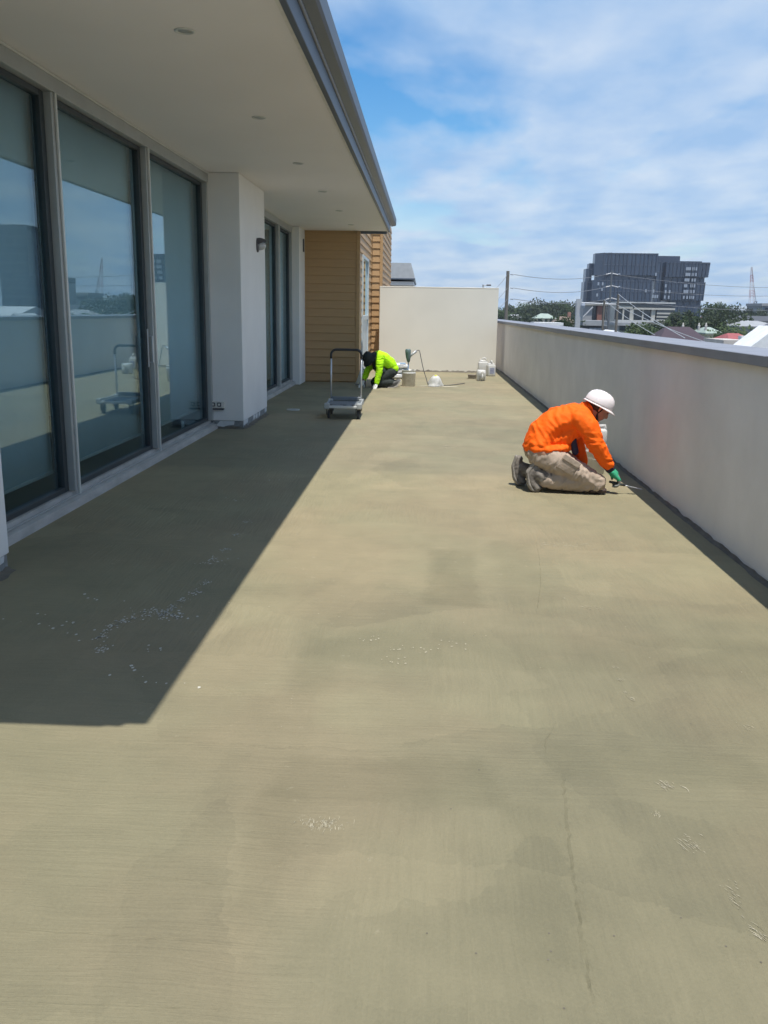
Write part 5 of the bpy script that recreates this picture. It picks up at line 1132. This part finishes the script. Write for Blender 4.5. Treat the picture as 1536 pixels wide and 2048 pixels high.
# railway stanchion
Q = at(1158, 598, 110)
ra = root('rail_stanchion', (Q.x, Q.y, GZ), 'thick grey railway stanchion with boom and diagonal brace left of the tower', 'stanchion')
bm = B(); box(bm, Q.x-.28, Q.x+.28, Q.y-.28, Q.y+.28, GZ, Q.z); obj('mast', bm, M_galv, ra)
bm = B(); tube(bm, [at(1162, 606, 110), at(1232, 609, 110)], .11, 8); obj('boom', bm, M_galv, ra)
bm = B(); tube(bm, [at(1160, 641, 110), at(1186, 614, 110)], .09, 8); obj('brace', bm, M_galv, ra)
bm = B(); lathe(bm, [(.2, -.3), (.28, 0), (.2, .3)], tuple(at(1166, 611, 109.6)), 10); obj('insulator', bm, M_lit, ra)
# short pole with service wires running down to the right
S1 = at(1237, 588, 100); sp1 = root('service_pole', (S1.x, S1.y, GZ), 'short dark service pole from which pale wires slope down to the right', 'pole')
bm = B(); tube(bm, [(S1.x, S1.y, GZ), tuple(S1)], [.16, .13], 8); obj('pole_shaft', bm, M_pole, sp1)
S2 = at(1209, 600, 104); sp2 = root('service_pole', (S2.x, S2.y, GZ), 'short dark service pole left of the steel pole', 'pole')
bm = B(); tube(bm, [(S2.x, S2.y, GZ), tuple(S2)], [.15, .12], 8); obj('pole_shaft', bm, M_pole, sp2)
for (p, q, lb) in ((S1, at(1370, 676, 60), 'upper'), (S1-V((0, 0, 1.2)), at(1440, 694, 55), 'lower')): wire(p, q, .2, .028, '%s pale service wire sloping down from the short pole to the right' % lb, M_galv)
wire(S2, at(1310, 670, 80), .2, .026, 'pale service wire sloping down in front of the framed office', M_galv)
# crane
CY = 520.0
cb_ = at(1504, 626, CY); ct = at(1503.5, 534, CY); cp_ = at(1512, 602, CY)
cr_ = root('luffing_crane', (cb_.x, CY, GZ), 'slender red and white lattice crane boom on the right skyline', 'crane')
def lattice(a, b, w0, w1, n, m, name):
    a, b = V(a), V(b); bm = B(); d = (b-a).normalized(); q = d.cross(V((0, 1, 0))).normalized(); y = V((0, 1, 0))
    cor = lambda t: [a.lerp(b, t)+(q*sx_+y*sy_)*(w0+(w1-w0)*t) for sx_, sy_ in ((-1, -1), (1, -1), (1, 1), (-1, 1))]
    for k in range(4): tube(bm, [cor(0)[k], cor(1)[k]], .11, 4)
    for i in range(n):
        A, Bq = cor(i/n), cor((i+1)/n)
        for k in range(4): tube(bm, [A[k], Bq[(k+1) % 4]], .065, 4)
    return obj(name, bm, m, cr_)
M_cr, M_cw = mat('crane red', (.46, .24, .26), .6), mat('crane white', (.62, .58, .60), .6)
for k in range(5): lattice(cb_.lerp(ct, .18+k*.164), cb_.lerp(ct, .18+(k+1)*.164), 1.3-.2*k, 1.1-.2*k, 3, M_cr if k % 2 else M_cw, 'boom_section')
bm = B(); box(bm, cb_.x-2.2, cb_.x+1.6, CY-1.5, CY+1.5, cb_.z-2.5, cb_.z+3.2, .2); obj('cab', bm, M_tband, cr_)
lattice((cb_.x+.5, CY, cb_.z+2), tuple(cp_), .9, .5, 4, M_tband, 'gantry_frame')
bm = B(); tube(bm, [cp_, cb_.lerp(ct, .96)], .12, 4); obj('luffing_cable', bm, M_wire, cr_)
lattice((cb_.x, CY, GZ), (cb_.x, CY, cb_.z-2), 1.3, 1.3, 8, M_cw, 'mast')
# street lamp head peeping over the end wall
lm = at(970, 571, 60); sl2 = root('street_lamp', (lm.x, 60, GZ), 'small street lamp head just showing above the end wall', 'street lamp')
bm = B(); tube(bm, [(lm.x-.12, 60, GZ), (lm.x-.12, 60, lm.z+.05)], [.09, .06], 8); obj('post', bm, M_galv, sl2)
bm = B(); tube(bm, [(lm.x-.12, 60, lm.z), (lm.x+.2, 60, lm.z+.03)], .03, 6); obj('arm', bm, M_galv, sl2)
bm = B(); box(bm, lm.x+.1, lm.x+.4, 59.9, 60.1, lm.z-.02, lm.z+.08, .02); obj('lamp_head', bm, M_lampg, sl2)

# ------------------------------------------------------------------ air
bm = B(); box(bm, -900, 1300, -60, 1500, GZ-1.0, 62.0)
hz = obj('haze', bm, bpy.data.materials.new('haze air')); tag(hz, kind='stuff')
hm_ = hz.data.materials[0]; hm_.use_nodes = True; t = hm_.node_tree; t.nodes.clear()
vo = N(t, 'ShaderNodeOutputMaterial'); pv = N(t, 'ShaderNodeVolumePrincipled'); pv.inputs['Color'].default_value = (.80, .88, 1.0, 1); pv.inputs['Density'].default_value = 0.0002; pv.inputs['Anisotropy'].default_value = 0.2
t.links.new(pv.outputs[0], vo.inputs['Volume'])
